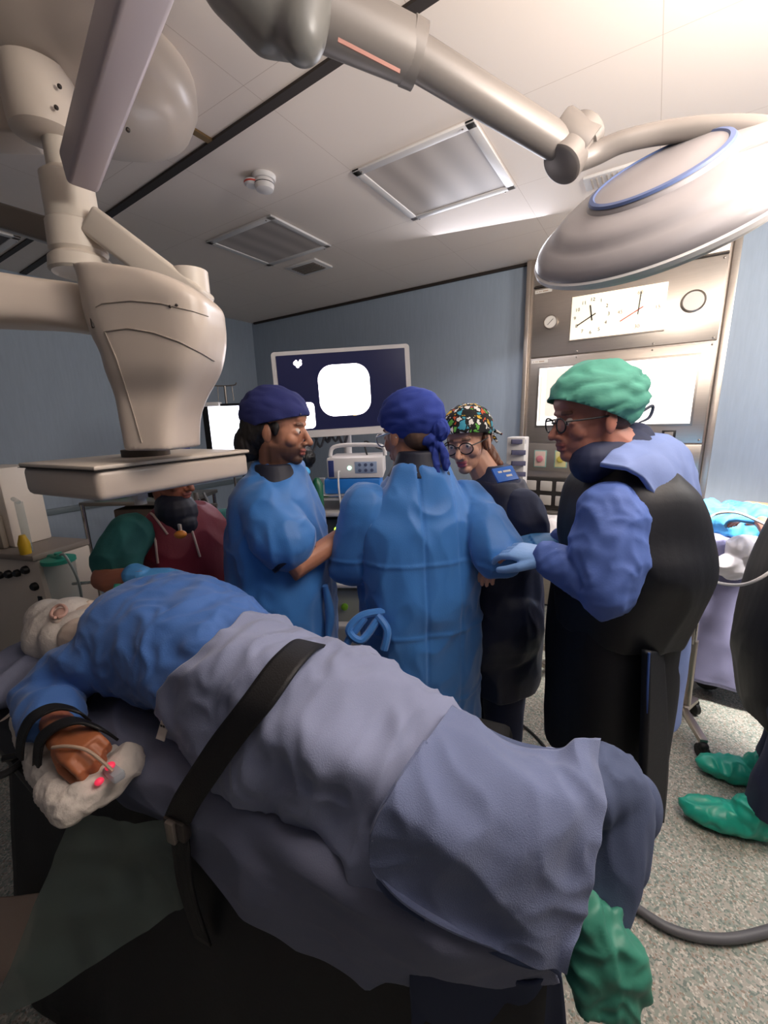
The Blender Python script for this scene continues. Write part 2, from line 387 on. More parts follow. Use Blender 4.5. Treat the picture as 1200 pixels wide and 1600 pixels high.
t = thing('air_vent', (-2.28, 2.57, HC), 'small square grey slatted air vent in the ceiling near the back wall', 'air vent')
MB().box((-2.28, 2.57, HC-.006), (.3, .2, .014), bev=.003).obj('frame', M_white, t)
MB().box((-2.28, 2.57, HC-.0125), (.22, .14, .004)).obj('grille', mat('vent_grey', '6d625c', .6), t)
b = MB()
for k in range(6): b.box((-2.28, 2.51+k*.024, HC-.017), (.21, .006, .006))
b.obj('slat', mat('vent_slat', '8f857d', .6), t, smooth=False)
sd = Z(412, 275, HC)
t = thing('smoke_detector', sd, 'round white smoke detector with a red stripe on the ceiling', 'smoke detector')
MB().lathe([(.055, 0), (.055, -.012), (.05, -.02), (.02, -.021)], sd).obj('base', M_white, t)
MB().lathe([(.042, -.018), (.045, -.04), (.04, -.058), (.02, -.066)], sd).obj('sensor_head', M_white, t)
MB().lathe([(.0455, -.034), (.0455, -.037)], sd).obj('slot_ring', M_black, t)
c = sd+V((-.05, -.03, -.02)); MB().lathe([(.036, 0), (.036, -.012), (.026, -.02)], c).obj('indicator_disc', M_white, t)
MB().lathe([(.0368, -.005), (.0368, -.012)], c).obj('red_ring', M_redhand, t)
bs = Z(975, 268, HC)
t = thing('air_diffuser', bs, 'white slotted ceiling air grille above the surgical lamp head', 'air vent')
MB().box(bs+V((0, 0, -.006)), (.34, .13, .014), bev=.003).obj('frame', M_white, t)
b = MB()
for k in range(13): b.box(bs+V((-.135+k*.0225, 0, -.015)), (.006, .1, .006))
b.obj('slat', mat('diff_slat', 'a89c92', .6), t, smooth=False)

# ------------------------------------------------------------------ steel service panel on the back wall
X1, U1 = V((1, 0, 0)), V((0, 0, 1))
t = thing('service_panel', (-.28, WY, .0), 'tall brushed steel wall panel with clocks, gauges and gas outlets', 'wall panel')
fy = WY-.05
def bx(x0, x1, z0, z1, y0, y1, bev=0): return ((x0+x1)/2, (y0+y1)/2, (z0+z1)/2), (x1-x0, y1-y0, z1-z0)
def slab(b, x0, x1, z0, z1, y0, y1, bev=0): c, s = bx(x0, x1, z0, z1, y0, y1); return b.box(c, s, bev=bev)
b = MB(); slab(b, -.905, .345, .02, 2.738, WY-.04, WY-.001); b.obj('back_plate', M_steel, t, smooth=False)
b = MB(); slab(b, -.905, -.87, .02, 2.73, WY-.075, WY-.03, .006); slab(b, .305, .345, .02, 2.73, WY-.075, WY-.03, .006); b.obj('frame', M_steel, t)
def pan(name, z0, z1, x0=-.85, x1=.29): b = MB(); slab(b, x0, x1, z0, z1, WY-.058, WY-.035, .004); return b.obj(name, M_steel, t)
pan('header_plate', 2.55, 2.73); cp = pan('clock_plate', 2.045, 2.53); lp = pan('viewer_plate', 1.40, 2.035); gp = pan('outlet_plate', 1.17, 1.39)
b = MB(); slab(b, -.85, .29, 2.536, 2.545, WY-.06, WY-.04); b.obj('shadow_gap', M_darkline, t, smooth=False)
for z in (2.06, 2.515, 2.02, 1.42):
    for x in (-.52, -.05, .27): b = MB(); b.ell((x, WY-.059, z), (.007, .003, .007), u=10, v=6); b.obj('screw', M_steel2, t)
F = WY-.058
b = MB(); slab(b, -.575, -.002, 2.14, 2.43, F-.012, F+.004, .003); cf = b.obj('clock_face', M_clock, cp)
b = MB(); slab(b, -.58, .003, 2.133, 2.14, F-.014, F+.004); b.obj('clock_ledge', M_steel2, cp, smooth=False)
c1 = V((-.44, F-.0135, 2.285)); c2 = V((-.155, F-.0135, 2.285))
for k in range(1, 13):
    a = PI/2-2*PI*k/12; text('numeral', str(k), .032, c1+V((math.cos(a)*.108, 0, math.sin(a)*.108)), X1, U1, M_ink, cf)
for s, k in (('60', 0), ('15', 3), ('30', 6), ('45', 9)):
    a = PI/2-2*PI*k/12; text('numeral', s, .032, c2+V((math.cos(a)*.108, 0, math.sin(a)*.105)), X1, U1, M_inkf, cf)
def handm(c, ang, ln, wd, m, name, tail=.03):
    d = V((math.sin(ang), 0, math.cos(ang))); mb = MB(); mb.box(c+d*(ln-tail)/2+V((0, -.002, 0)), (ln+tail, .0016, wd), frame(d, V((0, 1, 0)))); mb.obj(name, m, cf, smooth=False)
handm(c1, math.radians(-10), .075, .009, M_ink, 'hour_hand'); handm(c1, math.radians(240), .105, .008, M_ink, 'minute_hand')
handm(c2, math.radians(3), .11, .006, M_ink, 'minute_hand'); handm(c2, math.radians(240), .12, .006, M_redhand, 'second_hand')
for gx, gz, r, gm in ((-.715, 2.285, .05, 'gauge'), (.142, 2.29, .066, 'speaker_disc')):
    mb = MB(); mb.lathe([(r, 0), (r, .014), (r*.9, .02), (r*.84, .014)], (gx, F, gz), V((0, -1, 0))); g = mb.obj(gm, M_steel2, cp)
    mb = MB(); mb.lathe([(r*.84, .0), (r*.84, .0155), (r*.3, .0165)], (gx, F, gz), V((0, -1, 0))); mb.obj('dial', mat('dial_white', 'e6dfd6', .4), g)
    if r < .06: mb = MB(); mb.box((gx, F-.018, gz), (.055, .002, .003), Matrix.Rotation(math.radians(-45), 3, 'Y')); mb.obj('needle', M_ink, g)
for z in (2.508, 2.012):
    b = MB(); slab(b, -.84, -.72, z-.012, z+.012, F-.002, F+.002); q = b.obj('name_label', M_lab, t, smooth=False)
    marks('printed_mark', [[.4, -.8, .5, -.3, .5, -.6, 3.2]], .013, (-.785, F-.0028, z), X1, U1, M_inkf, t)
# x-ray viewer
b = MB(); slab(b, -.79, .222, 1.515, 1.975, F-.006, F+.002, .002); vf = b.obj('viewer_frame', M_steel2, t)
b = MB(); slab(b, -.775, .208, 1.53, 1.96, F-.010, F+.001); b.obj('viewer_glass', M_lightbox, vf, smooth=False)
b = MB(); slab(b, -.72, -.45, 1.6, 1.95, F-.0125, F-.010); q = b.obj('film_sheet', M_film_x, vf, smooth=False)
b = MB(); slab(b, -.765, -.75, 1.56, 1.9, F-.0125, F-.010); b.obj('film_clip', M_film_x, vf, smooth=False)
b = MB(); slab(b, .06, .14, 1.43, 1.485, F-.004, F+.001, .002); b.obj('switch_plate', M_black, t)
b = MB(); slab(b, .075, .125, 1.44, 1.475, F-.006, F-.003, .002); b.obj('switch_key', mat('switch_grey', '8d857c', .5), t)
for k, (nm, cc) in enumerate((('c5aca0', 'b8707a'), ('c9c08a', 'b5a448'), ('d8d4cc', '3c3f48'), ('a8b0b0', '607070'), ('b0c8ae', '4a8a4a'), ('c8c0b8', '888078'))):
    gx = -.735+k*.155; b = MB(); slab(b, gx-.047, gx+.047, 1.2, 1.335, F-.006, F+.002, .003); g = b.obj('gas_outlet', mat('outlet_frame', '7fa79c', .5), t)
    b = MB(); slab(b, gx-.04, gx+.04, 1.207, 1.328, F-.008, F-.004, .002); b.obj('outlet_face', mat('outlet_'+nm, nm, .5), g)
    b = MB(); b.lathe([(.026, 0), (.026, .012), (.018, .016), (.008, .016)], (gx, F-.007, 1.268), V((0, -1, 0)), 24); b.obj('socket_ring', mat('ring_'+cc, cc, .4), g)
sb = MB(); slab(sb, -.86, .29, .86, 1.12, WY-.09, WY-.03, .006); so = sb.obj('socket_box', mat('socket_dark', '2b2724', .5), t)
for r_ in range(2):
    for k in range(9):
        gx = -.79+k*.12; gz = 1.055-r_*.115; b = MB(); slab(b, gx-.045, gx+.045, gz-.04, gz+.04, WY-.1, WY-.088, .006); q = b.obj('socket_cover', mat('socket_clear', 'b9b2aa', .25), so)
b = MB(); slab(b, -.86, .29, .1, .84, WY-.058, WY-.035, .004); b.obj('lower_plate', M_steel, t)
b = MB(); slab(b, -.86, .29, .84, .86, WY-.14, WY-.04, .004); b.obj('shelf_lip', M_steel, t)
# small wall hook by the monitor
hp = Y(688, 655, WY-.02); t = thing('wall_hook', hp, 'small pale metal wall bracket between the two middle staff heads', 'bracket')
MB().box(hp, (.05, .02, .16), bev=.006).obj('bracket', M_white, t)
MB().tube([hp+V((0, -.01, .05)), hp+V((0, -.05, .06)), hp+V((0, -.06, .1))], .006, sm=4).obj('hook', M_white, t)

# ------------------------------------------------------------------ endoscopy tower with monitor
mx = V((.838, .546, 0)).normalized(); mn = V((.53, -.84, .06)).normalized()          # along the screen, out of the screen
def plate(b, o, X, N, u0, u1, v0, v1, d0, d1, bev=0):
    X = V(X).normalized(); N = V(N).normalized(); U = N.cross(X).normalized()
    M = Matrix((X, U, N)).transposed(); c = V(o)+X*(u0+u1)/2+U*(v0+v1)/2+N*(d0+d1)/2
    return b.box(c, (abs(u1-u0), abs(v1-v0), abs(d1-d0)), M, bev=bev)
def rrect(b, o, X, N, cx, cy, w_, h_, r, d0, d1, seg=8):
    X = V(X).normalized(); N = V(N).normalized(); U = N.cross(X).normalized(); pts = []
    for qx, qy, a0 in ((1, 1, 0), (-1, 1, 90), (-1, -1, 180), (1, -1, 270)):
        for k in range(seg+1):
            a = math.radians(a0+90*k/seg); pts.append(V(o)+X*(cx+qx*(w_/2-r)+r*math.cos(a))+U*(cy+qy*(h_/2-r)+r*math.sin(a))+N*d0)
    return b.prism(pts, N*(d1-d0))
mo = P(536, 613, 2.4)
rolld = math.radians(0.5)
MX = (mx+V((0, 0, .035))).normalized()
t = thing('endoscopy_monitor', mo+V((0, 0, -.25)), 'large white framed monitor showing a bright rounded square image on dark blue', 'monitor')
b = MB(); rrect(b, mo, MX, mn, 0, 0, .80, .495, .02, -.05, 0); b.obj('housing', M_white, t)
b = MB(); rrect(b, mo, MX, mn, 0, .01, .745, .43, .004, 0, .003); sc = b.obj('screen', M_screen, t)
b = MB(); rrect(b, mo, MX, mn, .01, .012, .30, .29, .085, .003, .0045, 10); b.obj('bright_picture', M_screen_on, sc)
b = MB(); rrect(b, mo, MX, mn, -.225, -.12, .10, .15, .025, .003, .0045, 10); b.obj('inset_picture', M_screen_on, sc)
b = MB()
for k, (u, v, r) in enumerate(((-.262, .178, .012), (-.238, .175, .013), (-.25, .162, .010), (-.257, .19, .006), (-.232, .19, .007))):
    b.lathe([(r, .003), (r, .0045)], mo+MX*u+mn.cross(MX)*v, mn, 16)
b.obj('status_icon', M_screen_on, sc)
b = MB(); plate(b, mo, MX, mn, .05, .07, -.137, -.133, .0046, .005); b.obj('yellow_mark', mat('yellow_glow', 'e8c24a', .5, emit=1), sc)
b = MB(); b.box(mo-mn*.08+V((0, 0, -.05)), (.12, .06, .18), frame(mx)); b.tube([mo-mn*.1, mo-mn*.14+V((0, 0, -.2)), mo-mn*.14+V((0, 0, -.5))], .025, sm=4); b.obj('support_arm', M_white, t)
# cart
to = P(560, 760, 2.25); tn = V((.5, -.866, 0)); tx = V((.866, .5, 0)); tz = V((0, 0, 1))
t = thing('equipment_cart', V((to.x, to.y, 0))-tn*.2, 'white wheeled cart of shelves behind the two blue-gowned doctors', 'cart')
def shelf(b, z, u0=-.3, u1=.3, d0=-.42, d1=.05, th=.025): plate(b, V((to.x, to.y, z)), tx, tn, u0, u1, 0, th, d0, d1, .006)
for z in (1.19, 1.10, .92, .68, .42, .18):
    b = MB(); shelf(b, z); b.obj('shelf', M_white, t)
for u in (-.28, .28):
    b = MB(); b.box(V((to.x, to.y, .68))+tx*u-tn*.38, (.04, .05, 1.15), frame(tx)); b.obj('upright', M_white, t)
for u in (-.27, .27):
    for d in (0, -.36): 
        b = MB(); b.lathe([(.045, -.012), (.05, -.008), (.05, .008), (.045, .012)], V((to.x, to.y, .05))+tx*u+tn*d, tx, 20); b.obj('caster', M_rubber, t)
MB().tube([V((to.x, to.y, 1.215))+tx*-.31+tn*.05, V((to.x, to.y, 1.215))+tx*.31+tn*.05], .008).obj('rail', M_chrome, t)
def device(name, label, z, u0, u1, h, m, dep=.3, d1=.0, fr=None):
    o = V((to.x, to.y, z)); q = thing(name, o+tx*(u0+u1)/2-tn*dep/2, label, 'medical device')
    b = MB(); plate(b, o, tx, tn, u0, u1, 0, h, -dep, d1, .012); q2 = b.obj('case', m, q); return q, o
q, o = device('video_processor', 'blue coloured medical unit on the cart under the white unit', 1.217, -.19, .12, .085, M_bluebox)
b = MB()
for k in range(4): b.lathe([(.004, 0), (.004, .002)], o+tx*(-.02+k*.022)+tz*(.045+.006*(k % 2))+tn*.0005, tn, 10)
b.obj('status_light', M_leds, q)
q, o = device('light_source', 'white medical unit with six round buttons above the blue unit', 1.303, -.17, .14, .115, M_white)
b = MB(); plate(b, o, tx, tn, -.015, .105, .028, .09, .0, .003, .001); b.obj('button_panel', M_panel, q)
for k in range(3):
    for j in range(2):
        b = MB(); b.lathe([(.009, .002), (.009, .005), (.004, .006)], o+tx*(.012+k*.033)+tz*(.044+j*.03), tn, 14); b.obj('button', mat('btn', '4b5672', .5), q)
b = MB(); plate(b, o, tx, tn, -.16, -.13, .01, .1, .0, .003, .001); b.obj('side_label', mat('navy_label', '27346e', .5), q)
b = MB(); b.lathe([(.011, 0), (.011, .004)], o+tx*-.045+tz*.058, tn, 16); b.obj('power_light', M_leds, q)
b = MB(); b.tube([o+tx*-.1+tz*.04, o+tx*-.1+tz*.03+tn*.05, o+tx*-.095+tz*-.1+tn*.07, o+tx*-.07+tz*-.28+tn*.08], .005, sm=5); b.obj('white_tube', M_white, q)
b = MB(); b.tube([o+tx*-.15+tz*.12-tn*.02, o+tx*-.13+tz*.17-tn*.03, o+tx*-.02+tz*.18-tn*.03, o+tx*.13+tz*.17-tn*.03, o+tx*.15+tz*.12-tn*.02], .011, sm=5); b.obj('carry_handle', M_white, q)
q, o = device('insufflator', 'dark grey unit with a glowing green round light on the cart', .945, -.25, .2, .13, mat('dev_dark', '3d4248', .5))
b = MB(); b.lathe([(.017, 0), (.017, .004), (.009, .005), (.008, .003)], o+tx*-.13+tz*.07, tn, 20); b.obj('green_light', M_led, q)
q, o = device('pump_unit', 'dark unit with a small lit display between the two gowned doctors', .705, -.25, .2, .17, mat('dev_dark2', '50555c', .5))
b = MB(); plate(b, o, tx, tn, -.17, -.08, .04, .13, 0, .003, .001); b.obj('display', M_black, q)
b = MB()
for k, (u, v) in enumerate(((-.155, .1), (-.12, .075), (-.1, .11), (-.13, .05), (-.105, .085))): plate(b, o, tx, tn, u, u+.014, v, v+.012, .003, .004)
b.obj('display_digit', mat('digit', 'd0e0f0', .5, emit=1.5), q)
b = MB(); plate(b, o, tx, tn, -.18, -.09, .0, .018, .0, .004); b.obj('lit_strip', mat('strip', 'd8e820', .5, emit=1.2), q)
q, o = device('suction_unit', 'white low unit with a green knob at the bottom of the cart', .445, -.25, .2, .2, mat('dev_pale', 'a8aba0', .5))
b = MB(); b.lathe([(.02, 0), (.02, .015), (.012, .018)], o+tx*-.11+tz*.1, tn, 20); b.obj('knob', mat('green_knob', '7db32f', .5), q)
b = MB(); b.tube([P(515, 870, 2.1), P(522, 915, 2.06), P(520, 945, 2.05), P(508, 960, 2.08)], .012, sm=6); tag(b.obj('endoscope_cable', M_black), 'thick black cable curling beside the left gowned doctor', 'cable')
# clutter on the cart left of the devices
b = MB(); b.ell(P(470, 715, 2.35), (.09, .07, .07)); tag(link('equipment_bag', clay(b, .006, 3, folds(.006, (30, 30, 30))), M_black), 'black bag on the cart beside the bearded man face', 'bag')
b = MB(); b.ell(P(465, 748, 2.15), (.07, .05, .018)); tag(link('folded_cloth', clay(b, .005, 2, folds(.004, (30, 30, 30))), mat('dark_green_cloth', '14503c', .8)), 'dark green cloth on the cart behind the bearded man', 'cloth')
b = MB(); b.ell(P(468, 737, 2.25), (.06, .05, .03)); tag(link('surgical_wrap', clay(b, .005, 2, folds(.005, (40, 40, 40))), M_lblue), 'crumpled light blue wrap on the cart behind the bearded man', 'wrap')
b = MB()
for k in range(7):
    a = random.random()*6; c = P(440+k*12, 690+8*math.sin(k), 2.6); b.tube([c, c+V((.05, .02, .06)), c+V((.1, .03, -.03)), c+V((.13, .05, .05))], .008, sm=5)
o = b.obj('cable_bundle', M_cable); tag(o, 'tangle of grey cables behind the bearded man under the monitor', 'cables'); o['kind'] = 'stuff'
b = MB(); b.tube([P(640, 660, 2.5), P(600, 700, 2.45), P(570, 690, 2.4), P(580, 730, 2.3)], .005, sm=6); tag(b.obj('monitor_cable', M_black), 'thin black cable hanging below the big monitor', 'cable')
# second lit monitor
so_ = P(375, 672, 2.6); t = thing('side_monitor', so_+V((0, 0, -.17)), 'brightly lit white screen behind the bearded doctor, left of the large monitor', 'monitor')
b = MB(); rrect(b, so_, tx, tn, 0, 0, .46, .33, .01, -.04, 0); b.obj('housing', M_black, t)
b = MB(); rrect(b, so_, tx, tn, .015, 0, .41, .30, .003, 0, .003); b.obj('screen', mat('lit_screen2', 'ffffff', .5, emit=3.5, ecol='eef0ff'), t)
b = MB(); plate(b, so_, tx, tn, -.24, -.11, .15, .175, -.03, .02, .004); b.obj('top_bracket', M_white, t)
b = MB(); b.box(so_-tn*.06+V((0, 0, -.75)), (.05, .05, 1.3)); b.obj('post', mat('dark_post', '25262c', .5), t)
b = MB(); b.lathe([(.14, 0), (.14, .02), (.05, .05)], V((so_.x, so_.y, .02))-tn*.06); b.obj('base', M_black, t)
ip = P(351, 603, 2.85); t = thing('iv_pole', (ip.x, ip.y, 0), 'thin steel drip pole with small hooks above the left lit screen', 'drip stand')
MB().tube([(ip.x, ip.y, .03), ip], .008).obj('pole', M_steel2, t)
for s in (-1, 1):
    b = MB(); b.tube([ip, ip+tx*.07*s+V((0, 0, .004)), ip+tx*.085*s+V((0, 0, .02))], .004, sm=4); b.tube([ip+tx*.05*s, ip+tx*.055*s+V((0, 0, -.1))], .003); b.obj('hook', M_steel2, t)
b = MB(); b.lathe([(.1, 0), (.1, .03), (.03, .05)], (ip.x, ip.y, .0)); b.obj('base', M_steel2, t)

# ------------------------------------------------------------------ x-ray arm with flat detector
A = V((-1.0, .405, 1.53)); dB = V((-.115, .993, 0)).normalized(); dC = V((-.993, -.115, 0)).normalized()
cen = A+dB*.22+dC*.15; R3 = Matrix((dC, dB*-1, V((0, 0, 1)))).transposed()
t = thing('x_ray_arm', cen+V((0, 0, -.07)), 'cream coloured x-ray arm with flat square detector over the patient', 'x-ray machine')
b = MB(); b.box(cen+V((0, 0, -.037)), (.31, .45, .072), R3, bev=.016, seg=3); det = b.obj('detector_housing', M_cream, t)
b = MB(); b.box(cen+V((0, 0, .002)), (.317, .457, .010), R3, bev=.004); b.obj('detector_lid', M_cream2, det)
b = MB(); b.box(cen+V((0, 0, -.0035)), (.3185, .4585, .0016), R3); b.obj('lid_seam', M_darkline, det, smooth=False)
b = MB(); b.box(A+dB*.19+V((.0035, 0, -.045)), (.03, .002, .003), frame(dB)); b.obj('scuff_mark', M_inkf, det, smooth=False)
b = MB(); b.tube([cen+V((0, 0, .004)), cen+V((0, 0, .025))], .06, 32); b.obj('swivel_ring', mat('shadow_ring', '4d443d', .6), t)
# tapered column, lofted through surveyed sections
sect = [(700, 206, 303, .95), (655, 196, 305, .95), (620, 187, 318, .95), (585, 176, 336, .94), (560, 168, 345, .93), (530, 152, 350, .92), (500, 142, 349, .91), (470, 137, 340, .90), (445, 136, 292, .90), (434, 138, 215, .90)]
b = MB(); st = []
for (py, xl, xr, d) in sect:
    l = P(xl+6, py, d+.03); r = P(xr, py, d+.06); c = (l+r)/2; st.append((c, (r-l).length/2*.93, .09 if py > 600 else .105))
b.rings(st, CR, V((-.545, .838, 0)), 40, 4.5, sm=4)
cm = clay(b, .006, 3); col_ = link('tapered_column', cm, M_cream, t)
# seams that lie on the column surface
from mathutils.bvhtree import BVHTree
bv = BVHTree.FromPolygons([v.co+WL[col_.name] for v in cm.vertices], [tuple(p.vertices) for p in cm.polygons])
def snap(x, y, off=.0008):
    h = bv.ray_cast(CO, ray(x, y).normalized())
    return h[0]+h[1]*off if h[0] else P(x, y, .9)
def seam(name, pts, r, m):
    fine = []
    for (x0, y0), (x1, y1) in zip(pts[:-1], pts[1:]):
        for k in range(6): fine.append(snap(x0+(x1-x0)*k/6, y0+(y1-y0)*k/6))
    b = MB(); b.tube(fine, r, 8); b.obj(name, m, t)
M_seam = mat('seam_soft', 'a3978b', .5)
seam('cover_seam', [(164, 518), (200, 513), (240, 520), (280, 534), (315, 552), (338, 566)], .0016, M_seam)
seam('upper_seam', [(150, 480), (160, 474), (205, 470), (250, 474), (300, 486), (330, 496)], .0012, M_seam)
seam('edge_seam', [(164, 518), (182, 560), (198, 610), (210, 650), (224, 700)], .0016, M_seam)
b = MB(); st = []
arm = [(-160, 455, .78, 62), (-60, 462, .80, 50), (20, 472, .84, 42), (80, 478, .87, 38), (140, 486, .9, 38), (180, 496, .93, 36)]
b2 = [(P(x, y, d+.06), h*d/640, .075) for x, y, d, h in arm]
b.rings(b2, CU, V((-.545, .838, 0)), 32, 4, sm=4); link('curved_arm', clay(b, .006, 3), M_cream, t)
b = MB(); b.tube([P(133, 436, .872), P(138, 470, .868), P(146, 512, .868)], .0035, 8, sm=4); b.obj('joint_seam', M_darkline, t)
for x, y in ((276, 477), (266, 479)): b = MB(); b.ell(snap(x, y), (.003, .003, .003), u=8, v=6); b.obj('fixing_screw', M_darkline, t)
b = MB(); b.box(cen+V((.05, -.06, -.085)), (.03, .03, .03), R3, bev=.004); b.tube([cen+V((.05, -.06, -.09)), cen+V((.05, -.06, -.115))], .015); b.obj('handle_stub', M_cream2, t)

# ------------------------------------------------------------------ ceiling pendant
t = thing('ceiling_pendant', P(100, 200, 1.15), 'cream ceiling pendant with jointed arms above the x-ray arm', 'ceiling pendant')
def beam(name, p, q, w0, h0, w1, h1, m, par, bev=.012, up=V((0, 0, 1))):
    p, q = V(p), V(q); d = (q-p).normalized(); s = d.cross(up).normalized(); u = s.cross(d)
    b = MB(); bmv = []
    for c, w_, h_ in ((p, w0, h0), (q, w1, h1)): bmv.append([b.bm.verts.new(c+s*w_/2*i+u*h_/2*j) for i, j in ((-1, -1), (1, -1), (1, 1), (-1, 1))])
    for k in range(4): b.bm.faces.new((bmv[0][k], bmv[0][(k+1) % 4], bmv[1][(k+1) % 4], bmv[1][k]))
    b.bm.faces.new(bmv[0]); b.bm.faces.new(bmv[1][::-1]); bmesh.ops.recalc_face_normals(b.bm, faces=b.bm.faces)
    bmesh.ops.bevel(b.bm, geom=list(b.bm.edges), offset=bev, segments=3, affect='EDGES', profile=.5); return b.obj(name, m, par)
M_lil = mat('lilac_enamel', 'bdb2b8', .35, .1)
beam('sloping_arm', P(262, -170, .68), P(123, 272, 1.12), .085, .10, .075, .09, M_lil, t)
dn = V((0, 0, -1))
c0 = P(64, 160, 1.17); MB().lathe([(.088, .10), (.088, -.02), (.085, -.05), (.06, -.06)], c0+V((0, 0, -.03))).obj('upper_joint', M_cream, t)
c1_ = P(100, 255, 1.22); MB().lathe([(.045, .18), (.045, -.02), (.068, -.04), (.07, -.16), (.075, -.165), (.078, -.24), (.07, -.25)], c1_+V((0, 0, 0))).obj('drop_tube', M_cream2, t)
c2_ = c1_+V((0, 0, -.25)); MB().lathe([(.07, 0), (.084, -.012), (.088, -.045), (.08, -.052), (.072, -.046), (.01, -.044)], c2_).obj('end_cup', M_cream2, t)
cB = Z(150, 130, 2.66); MB().lathe([(.30, .08), (.30, .02), (.27, -.04), (.20, -.075), (.05, -.08)], V((-1.62, .86, 2.66))).obj('ceiling_canopy', M_cream, t)
beam('lower_arm', P(150, 350, 1.25), P(318, 478, 1.3), .10, .085, .10, .085, M_cream2, t)
q = P(300, 462, 1.3); MB().lathe([(.055, .07), (.055, -.05), (.045, -.055)], q).obj('arm_knuckle', M_cream2, t)
beam('side_arm', P(-80, 180, 1.2), P(50, 190, 1.24), .13, .13, .12, .12, M_cream, t)
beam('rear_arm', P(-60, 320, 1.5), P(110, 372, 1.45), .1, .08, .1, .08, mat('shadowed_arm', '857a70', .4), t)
b = MB()
for x, y, d in ((93, 135, 1.12), (88, 168, 1.12), (157, 245, 1.13), (200, 203, 1.1)): b.ell(P(x, y, d), (.006, .006, .006), u=8, v=6)
b.obj('screw_hole', M_darkline, t)

# ------------------------------------------------------------------ surgical lamp
M_lamp = mat('lamp_enamel', '918c8e', .38, coat=.15); M_lampd = mat('lamp_arm_grey', '807974', .42, .2)
t = thing('surgical_lamp', P(1030, 330, 1.1), 'round ceiling surgical lamp head with blue ring and long tubular arm', 'surgical lamp')
b = MB(); b.capsule([P(370, -60, .88), P(430, 22, .93), P(462, 28, .95)], [.10, .085, .075]); b.capsule([P(470, 50, .92), P(476, -30, .9)], [.06, .07]); link('shoulder_housing', clay(b, .008, 22), mat('housing_grey', '6c6a66', .4), t)
MB().tube([P(500, 18, .95), P(640, 82, 1.03)], [.066, .062], 32).obj('arm_sleeve', M_lampd, t)
MB().tube([P(636, 80, 1.03), P(655, 90, 1.04)], [.0655, .064], 32).obj('sleeve_collar', M_lampd, t)
MB().tube([P(640, 82, 1.03), P(885, 232, 1.2)], [.046, .044], 32).obj('arm_tube', M_lampd, t)
pj = P(902, 232, 1.21); ax = (P(940, 165, 1.2)-P(890, 280, 1.22)).normalized()
axj = (P(925, 240, 1.22)-P(870, 225, 1.19)).normalized()
MB().lathe([(.062, -.05), (.062, .05), (.056, .058), (.03, .06)], P(893, 222, 1.2), (P(885, 200, 1.2)-P(930, 232, 1.2)).normalized()).obj('elbow_drum', M_lampd, t)
b = MB(); b.lathe([(.05, -.065), (.058, -.06), (.058, -.02), (.05, -.018), (.05, .02), (.058, .022), (.058, .06), (.05, .066)], P(896, 232, 1.2), (P(922, 196, 1.2)-P(870, 268, 1.2)).normalized()); b.obj('elbow_joint', M_lampd, t)
b = MB(); b.tube([P(905, 250, 1.2), P(935, 238, 1.19), P(975, 221, 1.16), (P(1040, 207, 1.12)), P(1120, 201, 1.06), P(1200, 208, 1.0), P(1270, 240, .95), P(1290, 280, .94), P(1250, 300, .95), P(1190, 286, .99)], [.03, .03, .027, .027, .028, .03, .03, .03, .03, .026], 20, sm=6); b.obj('yoke', M_lampd, t)
lc = P(1022, 318, 1.12); u1 = (P(1215, 235, 1.06)-P(848, 405, 1.14)).normalized()
ln = (V((-.25, -.28, .9))).normalized()
LD = (P(1170, 300, 1.12)-P(880, 360, 1.12))
lc = P(1030, 312, 1.12)
nrm = (CU*.86 - CR*.12 - CF*.22); nrm = nrm.normalized()
# disc whose long axis runs up to the right in view
ax1 = (CR*.89+CU*.40).normalized(); ax2 = (CU*.36-CR*.12+CF*.93).normalized(); nrm = ax1.cross(ax2).normalized()
vv = (CO-lc).normalized(); ax1 = (ax1-vv*ax1.dot(vv)).normalized(); wv_ = vv.cross(ax1); wv_ = wv_ if wv_.dot(CU) > 0 else -wv_; nrm = vv*.30+wv_*.954; ax2 = nrm.cross(ax1).normalized()
prof = [(.05, .078), (.15, .074), (.162, .070), (.17, .058), (.23, .05), (.262, .036), (.27, .026), (.29, .018), (.322, .0), (.335, -.02), (.335, -.035), (.318, -.05), (.30, -.054), (.05, -.056)]
MB().lathe(prof, lc, nrm, 96).obj('lamp_head', M_lamp, t)
MB().lathe([(.146, .0735), (.150, .078), (.160, .076), (.164, .070)], lc, nrm, 96).obj('blue_ring', mat('blue_ring', '50608a', .4), t)
MB().lathe([(.31, -.052), (.31, -.060), (.01, -.060)], lc, nrm, 64).obj('front_glass', mat('lamp_glass', 'e8e4e0', .2), t)
MB().lathe([(.318, -.046), (.34, -.04), (.341, -.028), (.336, -.024)], lc, nrm, 96).obj('rim_bumper', M_white, t)
MB().tube([lc+ax1*.335, lc+ax1*.40+ax2*.02], .03).obj('pivot', M_lampd, t)
b = MB(); b.box(lc+ax1*.20+ax2*(.1 if ax2.dot(CF) < 0 else -.1)+nrm*.052, (.12, .016, .008), Matrix((ax1, ax2, ax1.cross(ax2))).transposed(), bev=.003); b.obj('vent_slot', mat('slot', 'a69e9c', .4), t)
b = MB(); st_ = [P(528, 62, .905), P(625, 112, .955)]; d_ = (st_[1]-st_[0]).normalized(); b.box((st_[0]+st_[1])/2, ((st_[1]-st_[0]).length, .002, .010), frame(d_, CF)); b.obj('side_sticker', mat('pink_label', '9a6d63', .5), t)
